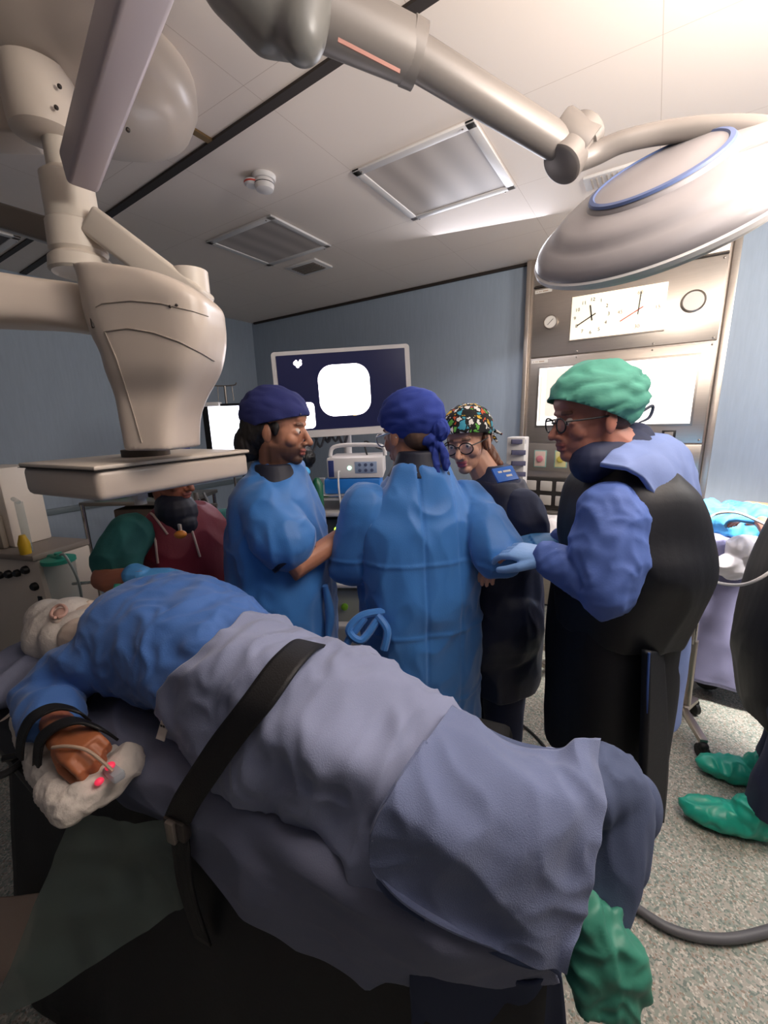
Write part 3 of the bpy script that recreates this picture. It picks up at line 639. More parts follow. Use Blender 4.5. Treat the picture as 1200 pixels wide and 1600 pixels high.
# ------------------------------------------------------------------ people
def snapper(me, off=.002):
    from mathutils.bvhtree import BVHTree
    bv_ = BVHTree.FromPolygons([v.co for v in me.vertices], [tuple(p.vertices) for p in me.polygons])
    def f(x, y):
        h = bv_.ray_cast(CO, ray(x, y).normalized()); return h[0]+h[1]*off if h[0] else None
    return f
def snapline(f, pts, n=6):
    out = []
    for (x0, y0), (x1, y1) in zip(pts[:-1], pts[1:]):
        for k in range(n+1 if (x1, y1) == pts[-1] else n):
            q = f(x0+(x1-x0)*k/n, y0+(y1-y0)*k/n)
            if q is not None: out.append(q)
    return out
def rotz(a): return Matrix.Rotation(a, 3, 'Z')
def head_prims(b, c, yaw, pitch=0, roll=0, s=1.0, jaw=1.0, mouth=0):
    M = Matrix.Rotation(yaw, 3, 'Z') @ Matrix.Rotation(pitch, 3, 'Y') @ Matrix.Rotation(roll, 3, 'X')
    def e(p, r, R=None): b.ell(V(c)+M @ (V(p)*s), [q*s for q in r], M if R is None else M @ R)
    e((-.012, 0, .045), (.098, .076, .082)); e((-.03, 0, .02), (.075, .07, .08)); e((.02, 0, .0), (.068, .062, .09))
    e((.03, 0, -.05), (.055, .05*jaw, .055)); e((.062, 0, -.088), (.026, .026, .020)); e((.01, 0, -.06), (.05, .052*jaw, .035))
    e((.074, 0, .026), (.018, .046, .010)); e((.072, 0, .05), (.02, .045, .03))
    for sgn in (-1, 1):
        e((.056, .037*sgn, -.024), (.022, .022, .024)); e((.070, .032*sgn, .000), (.013, .016, .010))
        e((-.008, .078*sgn, -.008), (.017, .008, .031), Matrix.Rotation(.2*sgn, 3, 'Z') @ Matrix.Rotation(-.2, 3, 'Y'))
        e((.095, .011*sgn, -.036), (.010, .008, .008))
    b.capsule([V(c)+M @ (V((.084, 0, .012))*s), V(c)+M @ (V((.098, 0, -.012))*s), V(c)+M @ (V((.110, 0, -.031))*s)], [.008*s, .010*s, .0115*s])
    e((.088, 0, -.057), (.010, .022, .006)); e((.086, 0, -.069), (.010, .019, .0065)); e((.082, 0, -.05), (.012, .022, .016))
    return M
def hand_prims(b, wr, fd, back, side, curl=(.3, .3, .3, .3), s=1.0, thumb=.6, th_in=.0, tips=None):
    X = V(fd).normalized(); Zb = V(back); Zb = (Zb-X*Zb.dot(X)).normalized(); Yv = Zb.cross(X)*side
    def W(x, y, z): return V(wr)+(X*x+Yv*y+Zb*z)*s
    b.rings([(W(-.02, 0, 0), .026*s, .02*s), (W(.015, 0, 0), .032*s, .018*s), (W(.05, 0, 0), .040*s, .015*s), (W(.082, 0, .0), .041*s, .0125*s), (W(.097, 0, 0), .036*s, .010*s)], Yv, Zb, 20, 2.6, 3)
    for k, (y, ln) in enumerate(((.030, .070), (.010, .079), (-.0105, .074), (-.030, .058))):
        p = V((.088, y, -.001)); a = 0; pts = [W(*p)]; cc = curl[k]
        for j, f in enumerate((.45, .30, .25)):
            a += cc*(.75, 1.1, .8)[j]; p = p+V((math.cos(a), y*.9*(1 if j == 0 else 0), -math.sin(a)))*ln*f*1.05; pts.append(W(*p))
        b.capsule(pts, [.0102*s, .0093*s, .0086*s, .0072*s], 12)
        if tips is not None: tips.append((pts[-1], (pts[-1]-pts[-2]).normalized()))
    a = thumb; p0 = V((.02, .026, -.004)); p1 = p0+V((math.cos(a), math.sin(a), -.25-th_in))*.042; p2 = p1+V((math.cos(a-.35), math.sin(a-.35), -.35-th_in))*.034; p3 = p2+V((math.cos(a-.5), math.sin(a-.5), -.3-th_in))*.024
    b.capsule([W(*p0), W(*p1), W(*p2), W(*p3)], [.015*s, .0125*s, .0108*s, .0088*s], 12)
def vcolor(me, fn):
    ca = me.color_attributes.new('Col', 'FLOAT_COLOR', 'POINT')
    for v in me.vertices: ca.data[v.index].color = fn(v.co)
def skin_fn(base, c, M, s, beard=None, lips='a05a4e', extra=None):
    B = V(hexc(base)); LI = V(hexc(lips)); BD = V(hexc(beard)) if beard else None; Mi = M.inverted()
    def f(p):
        q = Mi @ (p-V(c))/s; col = B.copy()
        if q.length < .16:
            if BD is not None:
                k = 0
                if q.z < -.025: k = max(0, min(1, (-.025-q.z)/.03))*max(0, min(1, (q.x+.035)/.03))
                if q.x > -.005 and q.x < .035 and -.04 < q.z < .03 and abs(q.y) > .04: k = max(k, .7*max(0, min(1, 1-abs(q.x-.015)/.02+.3)))
                if q.z < -.10: k = max(0, k-(-.10-q.z)/.03)
                k *= .86; col = col.lerp(BD, max(0, k))
            if q.x > .084 and abs(q.y) < .022 and -.075 < q.z < -.050: col = LI
            if q.x > .072 and .016 < abs(q.y) < .05 and .022 < q.z < .033: col = col.lerp(V(hexc('2a1a14')), .7)
        return (col[0], col[1], col[2], 1)
    return f
def eyes(parent, c, M, s=1.0):
    for sg in (-1, 1):
        cc = V(c)+M @ (V((.0735, .031*sg, .0035))*s); b = MB(); b.ell(cc, (.0115*s,)*3, M, 16, 10); e = b.obj('eye', mat('eye_white', 'cfc4bc', .25), parent)
        b = MB(); b.ell(cc+M @ V((.0088*s, 0, -.001)), (.0035*s, .0055*s, .0055*s), M, 12, 8); b.obj('iris', mat('iris_brown', '24140e', .15), e)
def glasses(parent, c, M, s=1.0, m=None, r=.023, lens=True, z=.0, thick=.0018):
    g = MB(); m = m or M_black; cc = lambda x, y, z_: V(c)+M @ (V((x, y, z_))*s)
    for sg in (-1, 1):
        pts = [cc(.103-.004*abs(math.cos(a)), .032*sg+r*1.1*math.cos(a), z-.002+r*.85*math.sin(a)) for a in [2*PI*k/24 for k in range(25)]]
        g.tube(pts, thick*s, 8)
        g.tube([cc(.098, (.032+r*1.05)*sg, z+.008), cc(.05, .074*sg, z+.008), cc(-.005, .082*sg, z+.008), cc(-.02, .080*sg, z-.012)], thick*s, 8)
    g.tube([cc(.102, -.010, z+.004), cc(.106, 0, z+.006), cc(.102, .010, z+.004)], thick*s, 8, sm=3)
    go = g.obj('glasses', m, parent)
    if lens:
        for sg in (-1, 1):
            l = MB(); l.lathe([(r*.97*s, 0), (r*.97*s, .001)], cc(.100, .032*sg, z-.002), M @ V((1, 0, 0)), 24); l.obj('lens', mat('lens_film', 'e8eef4', .05, alpha=.08), go)
def cap(parent, c, M, s, m, lo=.035, tilt=.28, amp=.003, name='surgical_cap', grow=(1, 1, 1), puff=0, knots=False):
    bm = bmesh.new(); bmesh.ops.create_uvsphere(bm, u_segments=72, v_segments=48, radius=1)
    ctr = V((-.012, 0, .047)); R_ = V((.1055*grow[0], .084*grow[1], .089*grow[2]))
    for v in bm.verts:
        p = V((v.co.x*R_.x, v.co.y*R_.y, v.co.z*R_.z)); 
        if puff and p.x < 0: p.x *= 1+puff; p.z += -puff*.25*p.x*(p.z < .04)
        v.co = p+ctr
    n_ = V((math.sin(tilt), 0, -math.cos(tilt))); o_ = V((.06, 0, lo))
    bmesh.ops.bisect_plane(bm, geom=list(bm.verts)+list(bm.edges)+list(bm.faces), plane_co=o_, plane_no=n_, clear_outer=True)
    me = bpy.data.meshes.new('c'); bm.to_mesh(me); bm.free()
    displace(me, lambda p, n: amp*ridge(p, (22, 22, 40), c[0]*9)+amp*.8*math.sin(p.z*170+p.x*40)*.35)
    me.transform(Matrix.Translation(V(c)) @ M.to_4x4() @ Matrix.Scale(s, 4))
    o = bpy.data.objects.new('tmp', me); C.objects.link(o); k = o.modifiers.new('k', 'SOLIDIFY'); k.thickness = .0035; k.offset = 1
    dg = bpy.context.evaluated_depsgraph_get(); dg.update(); nm = bpy.data.meshes.new_from_object(o.evaluated_get(dg)); bpy.data.objects.remove(o)
    return link(name, nm, m, parent)
def person(loc, label): return thing('person', loc, label, 'person')
def legs(b, x, y, L, D, hipz=.92, w_=.1, fwd=V((0, 0, 0))):
    for s in (-1, 1):
        h = V((x, y, 0))+L*w_*s; b.capsule([h+V((0, 0, hipz)), h+V((0, 0, .5))+fwd*.3, h+V((0, 0, .1))], [.085, .058, .042]); b.ell(h+D*.07+V((0, 0, .045)), (.12, .045, .043), frame(D))
def Lv(a): return V((-math.sin(a), math.cos(a), 0))
def Fv(a): return V((math.cos(a), math.sin(a), 0))
def shoes(parent, x, y, L, D, w_=.1, m=M_rubber):
    for s in (-1, 1):
        h = V((x, y, 0))+L*w_*s; b = MB(); b.ell(h+D*.07+V((0, 0, .048)), (.14, .053, .047), frame(D)); b.ell(h-D*.02+V((0, 0, .07)), (.06, .05, .05), frame(D)); link('shoe', clay(b, .007, 3), m, parent)
def ties(parent, pts_list, m, r=.006):
    for pts in pts_list: MB().tube(pts, [r*.8]+[r]*(len(pts)-2)+[r*.5], 8, sm=5).obj('cap_tie', m, parent)

# --- bearded doctor in blue cap, seen in profile
def doctor_left():
    a = math.radians(30); hc = P(434, 672, 1.40); L, D = Lv(a), Fv(a); x0, y0 = -1.13, 1.02
    t = person((x0, y0, 0), 'bearded man in profile in a dark blue cap and short sleeved blue gown')
    b = MB(); s = 1.04; M = head_prims(b, hc, a-.05, .12, 0, s, 1.05)
    b.capsule([hc+V((0, 0, -.05))-D*.01, V((x0, y0, 1.42))+D*.02], [.062, .07])
    ch = [(V((x0, y0, 1.42)), .10, .09), (V((x0, y0, 1.32)), .17, .11), (V((x0, y0, 1.1)), .16, .11), (V((x0, y0, .9)), .16, .12)]
    b.rings(ch, L, D, 24, 2.2, 3); legs(b, x0, y0, L, D)
    sh = V((x0, y0, 1.34))-L*.15; el = P(468, 884, 1.34); wr = P(545, 832, 1.46); 
    b.capsule([sh, el, wr], [.055, .052, .036]); hand_prims(b, wr, (wr-el), V((0, -.2, 1)), 1, (.7, .8, .8, .8))
    sh2 = V((x0, y0, 1.36))+L*.17; el2 = sh2+V((.02, .06, -.26)); wr2 = el2+D*.22+V((0, 0, .03)); b.capsule([sh2, el2, wr2], [.055, .045, .032]); hand_prims(b, wr2, D, V((0, 0, 1)), -1, (.7, .8, .8, .8))
    me = clay(b, .0034, 3); vcolor(me, skin_fn('b07a60', hc, M, s, '2d1d18')); link('body', me, M_skin, t); eyes(t, hc, M, s)
    # hair below the cap and a dark collar
    b = MB()
    for p, r in (((-.06, 0, .0), (.060, .080, .075)), ((-.09, 0, -.05), (.05, .068, .06)), ((-.03, .068, .01), (.03, .014, .03)), ((-.03, -.068, .01), (.03, .014, .03)), ((-.1, 0, -.08), (.03, .05, .035)), ((.012, -.062, .012), (.014, .012, .026)), ((.012, .062, .012), (.014, .012, .026))): b.ell(hc+M @ (V(p)*s), [q*s for q in r], M)
    link('hair', clay(b, .004, 2, folds(.003, (60, 60, 20))), M_hair, t)
    cp_ = cap(t, hc, M, s, M_navy, .046, .30, .003, grow=(1.04, 1.06, 1.02))
    ties(cp_, [[hc+M @ V((-.10, 0, .0)), hc+M @ V((-.125, .01, -.02)), hc+M @ V((-.14, .015, -.06))]], M_navy)
    marks('cap_label', [[2.2]], .008, hc+M @ V((.093, -.052, .062)), M @ V((.35, -.9, 0))*-1, V((0, 0, 1)), M_lab, cp_)
    b = MB(); b.rings([(hc-D*.02+V((0, 0, -.19)), .115, .10), (hc-D*.015+V((0, 0, -.145)), .084, .078), (hc-D*.02+V((0, 0, -.115)), .070, .068), (hc-D*.02+V((0, 0, -.112)), .06, .058)], L, D, 28); link('neck_collar', clay(b, .005, 2), M_collar, t)
    # gown
    b = MB(); g = [(V((x0, y0, .40)), .24, .20), (V((x0, y0, .7)), .225, .19), (V((x0, y0, .95)), .215, .185), (V((x0, y0, 1.15)), .205, .175), (V((x0, y0, 1.30)), .195, .15), (V((x0, y0, 1.39))+D*.0, .17, .125), (V((x0, y0, 1.45))+D*.02, .09, .09), (V((x0, y0, 1.475))+D*.02, .082, .08)]
    b.rings(g, L, D, 40, 2.3, 4)
    b.capsule([sh+L*.03, (sh*.5+el*.5), sh*.36+el*.64+V((0, 0, .01))], [.085, .092, .094], 20); b.capsule([sh2, sh2*.3+el2*.7], [.08, .085], 20)
    me = clay(b, .007, 5, folds(.011, (6, 6, 3.2), 3, .006, (13, 13, 9))); link('gown', me, M_gown, t)
    b = MB(); b.tube([P(508, 915, 1.42), P(516, 960, 1.46), P(512, 1000, 1.46)], [.010, .018, .01], 10, sm=4); b.obj('gown_tie', M_gown, t)
    b = MB(); c = el*.74+sh*.26; b.tube([c-(el-sh).normalized()*.02, c+(el-sh).normalized()*.035], [.086, .078], 24); b.obj('undershirt_cuff', M_collar, t)
    shoes(t, x0, y0, L, D); return t
doctor_left()
# green oxygen bottle edge between the two doctors
b = MB(); p = P(499, 810, 2.16); b.tube([V((p.x, p.y, 1.126)), V((p.x, p.y, 1.30)), V((p.x, p.y, 1.33))], [.03, .03, .012]); tag(b.obj('green_bottle', mat('dark_green_bottle', '0f5a3c', .3)), 'dark green bottle beside the bearded doctor sleeve', 'bottle')

# --- central doctor seen from behind
def doctor_centre():
    a = math.radians(135); x0, y0 = -.655, 1.235; hc = P(640, 678, 1.40); L, D = Lv(a), Fv(a); ha = math.radians(165)
    t = person((x0, y0, 0), 'person seen from behind in a royal blue cap and long blue gown, in the centre')
    b = MB(); s = 1.05; M = head_prims(b, hc, ha, .18, 0, s)
    b.capsule([hc+V((.01, -.01, -.05)), V((x0, y0, 1.42))], [.06, .07])
    b.rings([(V((x0, y0, 1.41)), .08, .07), (V((x0, y0, 1.30)), .15, .10), (V((x0, y0, 1.1)), .16, .11), (V((x0, y0, .9)), .15, .12)], L, D, 24, 2.2, 3); legs(b, x0, y0, L, D)
    shr = V((x0, y0, 1.31))-L*.175; elr = P(775, 862, 1.34); wr = elr+D*.20+V((.02, .05, .02))
    b.capsule([shr, elr, wr], [.055, .048, .034]); hand_prims(b, wr, D, V((0, 0, 1)), 1, (.6,)*4)
    shl = V((x0, y0, 1.32))+L*.185; ell_ = P(548, 880, 1.44); wl = ell_+D*.2+V((.06, .0, .03)); b.capsule([shl, ell_, wl], [.055, .048, .034]); hand_prims(b, wl, D, V((0, 0, 1)), -1, (.6,)*4)
    me = clay(b, .0036, 3); vcolor(me, skin_fn('b98268', hc, M, s)); link('body', me, M_skin, t); eyes(t, hc, M, s)
    b = MB(); b.ell(hc+M @ V((-.055, 0, -.01)), (.055, .074, .06), M); link('hair', clay(b, .004, 2), mat('short_hair', '5b4335', .7), t)
    cp_ = cap(t, hc, M, s, M_royal, .05, .62, .004, grow=(1.05, 1.06, 1.02), puff=.06)
    k = hc+M @ V((-.095, .005, -.035)); b = MB(); b.ell(k, (.03, .036, .022), M); b.capsule([k, k+V((.02, -.01, -.05)), k+V((.035, -.02, -.1))], [.016, .012, .008]); b.capsule([k, k+V((.045, .0, -.03)), k+V((.055, .0, -.085))], [.016, .014, .012]); b.ell(k+V((.03, .01, .03)), (.03, .03, .035)); link('cap_tail', clay(b, .003, 2, folds(.004, (50, 50, 30))), M_royal, cp_)
    glasses(t, hc, M, s, mat('silver_frame', 'c9ccd2', .3, .6), .025, thick=.0026)
    nc = V((x0+.005, y0-.01, 0)); b = MB(); b.rings([(nc+V((0, 0, 1.43)), .11, .095), (nc+V((0, 0, 1.475)), .082, .078), (nc+V((0, 0, 1.51)), .070, .068), (nc+V((0, 0, 1.513)), .06, .058)], L, D, 28); link('neck_collar', clay(b, .005, 2), M_collar, t)
    b = MB(); g = [(V((x0, y0, .34)), .225, .17), (V((x0, y0, .6)), .225, .175), (V((x0, y0, .9)), .215, .18), (V((x0, y0, 1.1)), .215, .17), (V((x0, y0, 1.25)), .215, .15), (V((x0, y0, 1.32)), .195, .125), (V((x0, y0, 1.39)), .13, .105), (V((x0, y0, 1.445)), .10, .09), (V((x0, y0, 1.462)), .09, .082)]
    b.rings(g, L, D, 48, 2.4, 4)
    b.capsule([shr, shr*.5+elr*.5+V((0, 0, .01)), elr-D*.01], [.082, .084, .078], 20)
    b.capsule([shl, shl*.5+ell_*.5, ell_], [.085, .08, .075], 20); b.capsule([ell_, wl], [.075, .05], 20)
    bk = -D
    def dp(p, n):
        r = .010*ridge(p, (5, 5, 2.6), 11)+.0055*ridge(p, (13, 13, 8), 5)
        u = (p-V((x0, y0, 0))).dot(L)
        if n.dot(bk) > .2:
            for z in (1.16, .92, .66): r += .004*math.exp(-((p.z-z)/.006)**2)
            for q in (-.09, .03): r -= .004*math.exp(-((u-q)/.005)**2)
            if u > .035: r += .006
        return r
    me = clay(b, .0065, 5, dp); gw = link('gown', me, M_gown, t)
    for pts in ([P(600, 955, 1.33), P(565, 962, 1.31), P(545, 985, 1.30), P(565, 1000, 1.30), P(590, 968, 1.32)], [P(590, 962, 1.32), P(605, 985, 1.30), P(600, 1015, 1.30)], [P(570, 965, 1.31), P(545, 1000, 1.31), P(535, 1030, 1.32)]):
        bb = MB(); pp, _ = smoothpath(pts, [0]*len(pts), 6)
        st = [(p, .016, .003) for p in pp]; bb.tube(pp, .013, 8); bb.obj('waist_tie', M_gown, t)
    shoes(t, x0, y0, L, D); return t
doctor_centre()

# --- woman with patterned cap
def nurse():
    x0, y0 = -.49, 1.57; hc = P(731, 690, 1.56); a = math.radians(240); L, D = Lv(a), Fv(a); ha = math.radians(270)
    t = person((x0, y0, 0), 'woman with dark framed glasses, black patterned cap and navy lead apron')
    b = MB(); s = 1.0; M = head_prims(b, hc, ha, .20, .10, s, .88)
    b.capsule([hc+V((.01, .04, -.05)), V((x0-.01, y0, 1.34))], [.048, .062])
    b.rings([(V((x0, y0, 1.36)), .11, .08), (V((x0, y0, 1.28)), .15, .09), (V((x0, y0, 1.1)), .14, .1), (V((x0, y0, .9)), .14, .11)], L, D, 24, 2.2, 3); legs(b, x0, y0, L, D, .85, .09)
    sh = V((x0, y0, 1.28))+L*.165; el = P(824, 850, 1.48); wr = P(838, 868, 1.36)
    b.capsule([sh, el+V((0, 0, .0)), P(800, 880, 1.38)], [.044, .040, .034])
    sh2 = V((x0, y0, 1.28))-L*.165; el2 = sh2+V((0, -.05, -.25)); b.capsule([sh2, el2, el2+D*.2], [.048, .04, .03]); hand_prims(b, P(800, 880, 1.38), D, V((0, 0, 1)), -1, (.6,)*4, .9); hand_prims(b, el2+D*.2, D, V((0, 0, 1)), 1, (.6,)*4, .9)
    me = clay(b, .0032, 2); vcolor(me, skin_fn('c9967c', hc, M, s, None, 'a8505a')); link('body', me, M_skin, t); eyes(t, hc, M, s)
    b = MB()
    for p, r in (((-.05, 0, .0), (.055, .078, .06)), ((-.085, 0, -.05), (.035, .05, .05)), ((-.09, .02, -.10), (.025, .035, .05)), ((.0, .070, .0), (.022, .010, .04)), ((.0, -.070, .0), (.022, .010, .04))): b.ell(hc+M @ (V(p)*s), [q*s for q in r], M)
    b.capsule([hc+M @ V((-.09, .04, -.06)), hc+M @ V((-.07, .075, -.12)), hc+M @ V((-.05, .07, -.17))], [.025, .024, .012])
    link('hair', clay(b, .0035, 2, folds(.003, (60, 60, 20))), M_hairb, t)
    cp_ = cap(t, hc, M, s, M_bone, .044, .32, .0025, grow=(1.05, 1.07, 1.0))
    q = hc+M @ V((-.10, .02, .02)); ties(cp_, [[q, q+V((.03, .02, .0)), q+V((.075, .03, -.02))], [q, q+V((.04, .01, -.02)), q+V((.06, .02, -.05))]], M_bone, .008)
    glasses(t, hc, M, s, M_black, .024, thick=.0022)
    b = MB(); b.rings([(V((x0, y0, 1.355)), .11, .095), (V((x0, y0, 1.40))+V((-.01, .01, 0)), .082, .078), (V((x0, y0, 1.43))+V((-.02, .01, 0)), .068, .066)], L, D, 28); link('neck_collar', clay(b, .005, 2), M_scrub, t)
    b = MB(); g = [(V((x0, y0, .52)), .20, .16), (V((x0, y0, .75)), .21, .18), (V((x0, y0, .95)), .20, .17), (V((x0, y0, 1.12)), .175, .15), (V((x0, y0, 1.26)), .17, .13), (V((x0, y0, 1.33)), .14, .105), (V((x0, y0, 1.37)), .095, .09)]
    b.rings(g, L, D, 40, 2.4, 4); b.ell(V((x0, y0, .82))+D*.05+L*.06, (.19, .17, .22)); link('lead_apron', clay(b, .007, 5, folds(.008, (5, 5, 3), 21, .003, (14, 14, 9))), M_apron, t)
    b = MB(); b.capsule([sh-L*.04, sh*.45+el*.55, sh*.2+el*.8], [.080, .079, .077], 20); link('scrub_sleeve', clay(b, .006, 4, folds(.005, (10, 10, 8), 4)), M_scrub, t); b = MB(); b.capsule([sh2, sh2*.3+el2*.7], [.07, .07], 20); link('scrub_sleeve', clay(b, .006, 4, folds(.005, (10, 10, 8), 4)), M_scrub, t)
    # shoulder patch
    pc = P(789, 741, 1.40); X = (P(806, 738, 1.43)-P(772, 744, 1.40)).normalized(); N = (CO-pc).normalized()+V((0, 0, .5)); N = (N-X*N.dot(X)).normalized()
    b = MB(); plate(b, pc, X, N, -.042, .042, -.028, .028, -.004, .004, .002); q = b.obj('shoulder_badge', mat('badge_blue', '1f66c4', .5), t)
    marks('printed_mark', [[1.2, -.2, 2.4], [-1.5, 1.8]], .014, pc+N*.0045, X, N.cross(X), M_lab, q)
    # trousers
    b = MB()
    for sg in (-1, 1): h = V((x0, y0, 0))+L*.09*sg; b.tube([h+V((0, 0, .85)), h+V((0, 0, .5)), h+V((0, 0, .12))], [.1, .085, .075], 20)
    link('trousers', clay(b, .008, 3, folds(.006, (9, 9, 4), 2)), M_scrub, t)
    shoes(t, x0, y0, L, D, .09); return t
nurse()

# --- older man with mint cap and lead apron, profile to the left
def surgeon_right():
    x0, y0 = -.055, 1.37; hc = P(923, 655, 1.14); a = math.radians(222); L, D = Lv(a), Fv(a)
    t = person((x0, y0, 0), 'person in a mint green cap and glasses bending forward in a black lead apron')
    b = MB(); s = 1.03; ha = math.radians(217); M = head_prims(b, hc, ha, .12, 0, s, 1.05)
    ub = P(985, 730, 1.16)
    b.capsule([hc+M @ V((-.03, 0, -.06)), ub], [.066, .085])
    b.rings([(V((x0, y0, .9)), .17, .13), (V((x0, y0, 1.05)), .17, .12), (P(985, 850, 1.18), .14, .10), (P(978, 770, 1.17), .14, .09), (ub, .08, .07)], L, D, 24, 2.2, 3); legs(b, x0, y0, L, D)
    sh = P(953, 818, 1.05); el = P(946, 918, 1.03); wr = P(856, 872, 1.14)
    b.capsule([sh, el, wr], [.055, .046, .032]); hand_prims(b, wr, P(815, 862, 1.2)-wr, V((0, -.3, 1)), 1, (.35, .4, .4, .4), .95)
    sh2 = P(960, 780, 1.32); el2 = P(930, 880, 1.36); wr2 = P(880, 845, 1.36); b.capsule([sh2, el2, wr2], [.055, .046, .032]); hand_prims(b, wr2, P(832, 846, 1.36)-wr2, V((0, -.2, 1)), -1, (.35, .4, .4, .4))
    me = clay(b, .0034, 3); vcolor(me, skin_fn('b57866', hc, M, s, None, 'a05a52')); link('body', me, M_skin, t); eyes(t, hc, M, s)
    b = MB(); b.ell(hc+M @ V((-.05, 0, .0)), (.06, .078, .05), M); link('hair', clay(b, .004, 2), M_hairg, t)
    cp_ = cap(t, hc, M, s, M_cgreen, .046, .46, .005, grow=(1.10, 1.10, 1.12), puff=.16)
    ties(cp_, [[hc+M @ V((-.12, 0, -.01)), hc+M @ V((-.15, .0, -.0)), hc+M @ V((-.18, 0, .01)), hc+M @ V((-.17, 0, -.02)), hc+M @ V((-.14, 0, -.03))]], mat('tie_grey', '3a4258', .5), .004)
    glasses(t, hc, M, s, M_black, .022, thick=.0022)
    b = MB(); nc = P(955, 705, 1.15); b.capsule([P(975, 716, 1.16), P(925, 722, 1.13)], [.085, .06]); b.capsule([P(990, 690, 1.17), P(950, 725, 1.15)], [.055, .07]); link('neck_collar', clay(b, .005, 3), mat('navy_collar', '20294a', .7), t)
    # shirt sleeves
    b = MB(); b.capsule([sh+V((0, 0, .02)), sh*.5+el*.5, el], [.082, .090, .078], 20); b.capsule([el, el*.5+wr*.5, wr], [.078, .058, .042], 20); link('near_sleeve', clay(b, .006, 4, folds(.007, (11, 11, 9), 8, .003, (26, 26, 20))), M_peri2, t)
    b = MB(); b.capsule([sh2, sh2*.5+el2*.5, el2], [.08, .075, .07], 20); b.capsule([el2, wr2], [.065, .042], 20); link('far_sleeve', clay(b, .006, 4, folds(.006, (11, 11, 9), 3)), M_peri2, t)
    for W_, T_, nm, sd_, gm in ((wr, P(815, 862, 1.2), 'near_glove', 1, M_glove2), (wr2, P(832, 846, 1.36), 'far_glove', -1, M_glove)):
        b = MB(); d_ = (T_-W_).normalized(); b.capsule([W_-d_*.03, W_], [.040, .034]); hand_prims(b, W_, d_, V((0, -.3, 1)), sd_, (.35, .4, .4, .4), 1.08); link(nm, clay(b, .003, 1), gm, t)
    # apron: upper vest + long skirt
    b = MB(); b.rings([(V((x0+.015, y0, .50)), .18, .155), (V((x0+.01, y0, .75)), .185, .16), (V((x0, y0, .95)), .18, .16), (V((x0+.005, y0, 1.08)), .18, .16)], L, D, 40, 2.8, 4)
    link('apron_skirt', clay(b, .007, 4, folds(.005, (5, 5, 2), 31)), M_black_apron, t)
    b = MB(); b.rings([(V((x0+.01, y0, .98)), .19, .165), (P(985, 880, 1.18), .19, .17), (P(980, 820, 1.17), .19, .165), (P(978, 765, 1.17), .18, .14), (P(975, 735, 1.17), .14, .10), (P(970, 716, 1.16), .09, .08)], L, D, 40, 2.4, 4)
    link('apron_vest', clay(b, .0065, 5, folds(.007, (6, 6, 4), 13)), M_lead, t)
    b = MB(); b.rings([(V((x0+.06, y0+.06, .66)), .16, .14), (V((x0+.05, y0+.05, .8)), .165, .145), (V((x0+.05, y0+.04, 1.0)), .16, .14)], L, D, 32, 2.3, 4); link('gown_skirt', clay(b, .008, 4, folds(.008, (9, 9, 3), 3)), M_peri, t)
    # pale gown yoke over shoulders and back
    rows = [[P(938, 722, 1.03), P(958, 704, 1.05), P(985, 690, 1.08), P(1015, 674, 1.15)], [P(970, 728, 1.0), P(1003, 712, 1.02), P(1030, 697, 1.07), P(1052, 684, 1.16)], [P(1010, 752, 1.0), P(1040, 735, 1.02), P(1062, 717, 1.09), P(1078, 708, 1.18)], [P(1036, 800, 1.01), P(1063, 780, 1.05), P(1082, 762, 1.12), P(1092, 752, 1.2)], [P(1046, 845, 1.04), P(1072, 830, 1.08), P(1092, 815, 1.14), P(1096, 800, 1.2)]]
    link('gown_yoke', patch(rows, 8, 8, folds(.004, (16, 16, 12), 6), .012), M_peri, t)
    b = MB(); b.tube([P(1014, 1020, 1.05), P(1012, 1075, 1.06), P(1012, 1130, 1.07)], .003, 8, sm=4); b.obj('apron_piping', mat('blue_piping', '33508f', .6), t)
    rows = [[P(1016, 1018, 1.05), P(1038, 1018, 1.12)], [P(1014, 1100, 1.06), P(1043, 1100, 1.13)], [P(1010, 1200, 1.08), P(1045, 1200, 1.14)], [P(1010, 1285, 1.10), P(1038, 1286, 1.13)]]
    link('apron_flap', patch(rows, 8, 8, None, .02), M_black_apron, t)
    shoes(t, x0, y0, L, D); return t
surgeon_right()

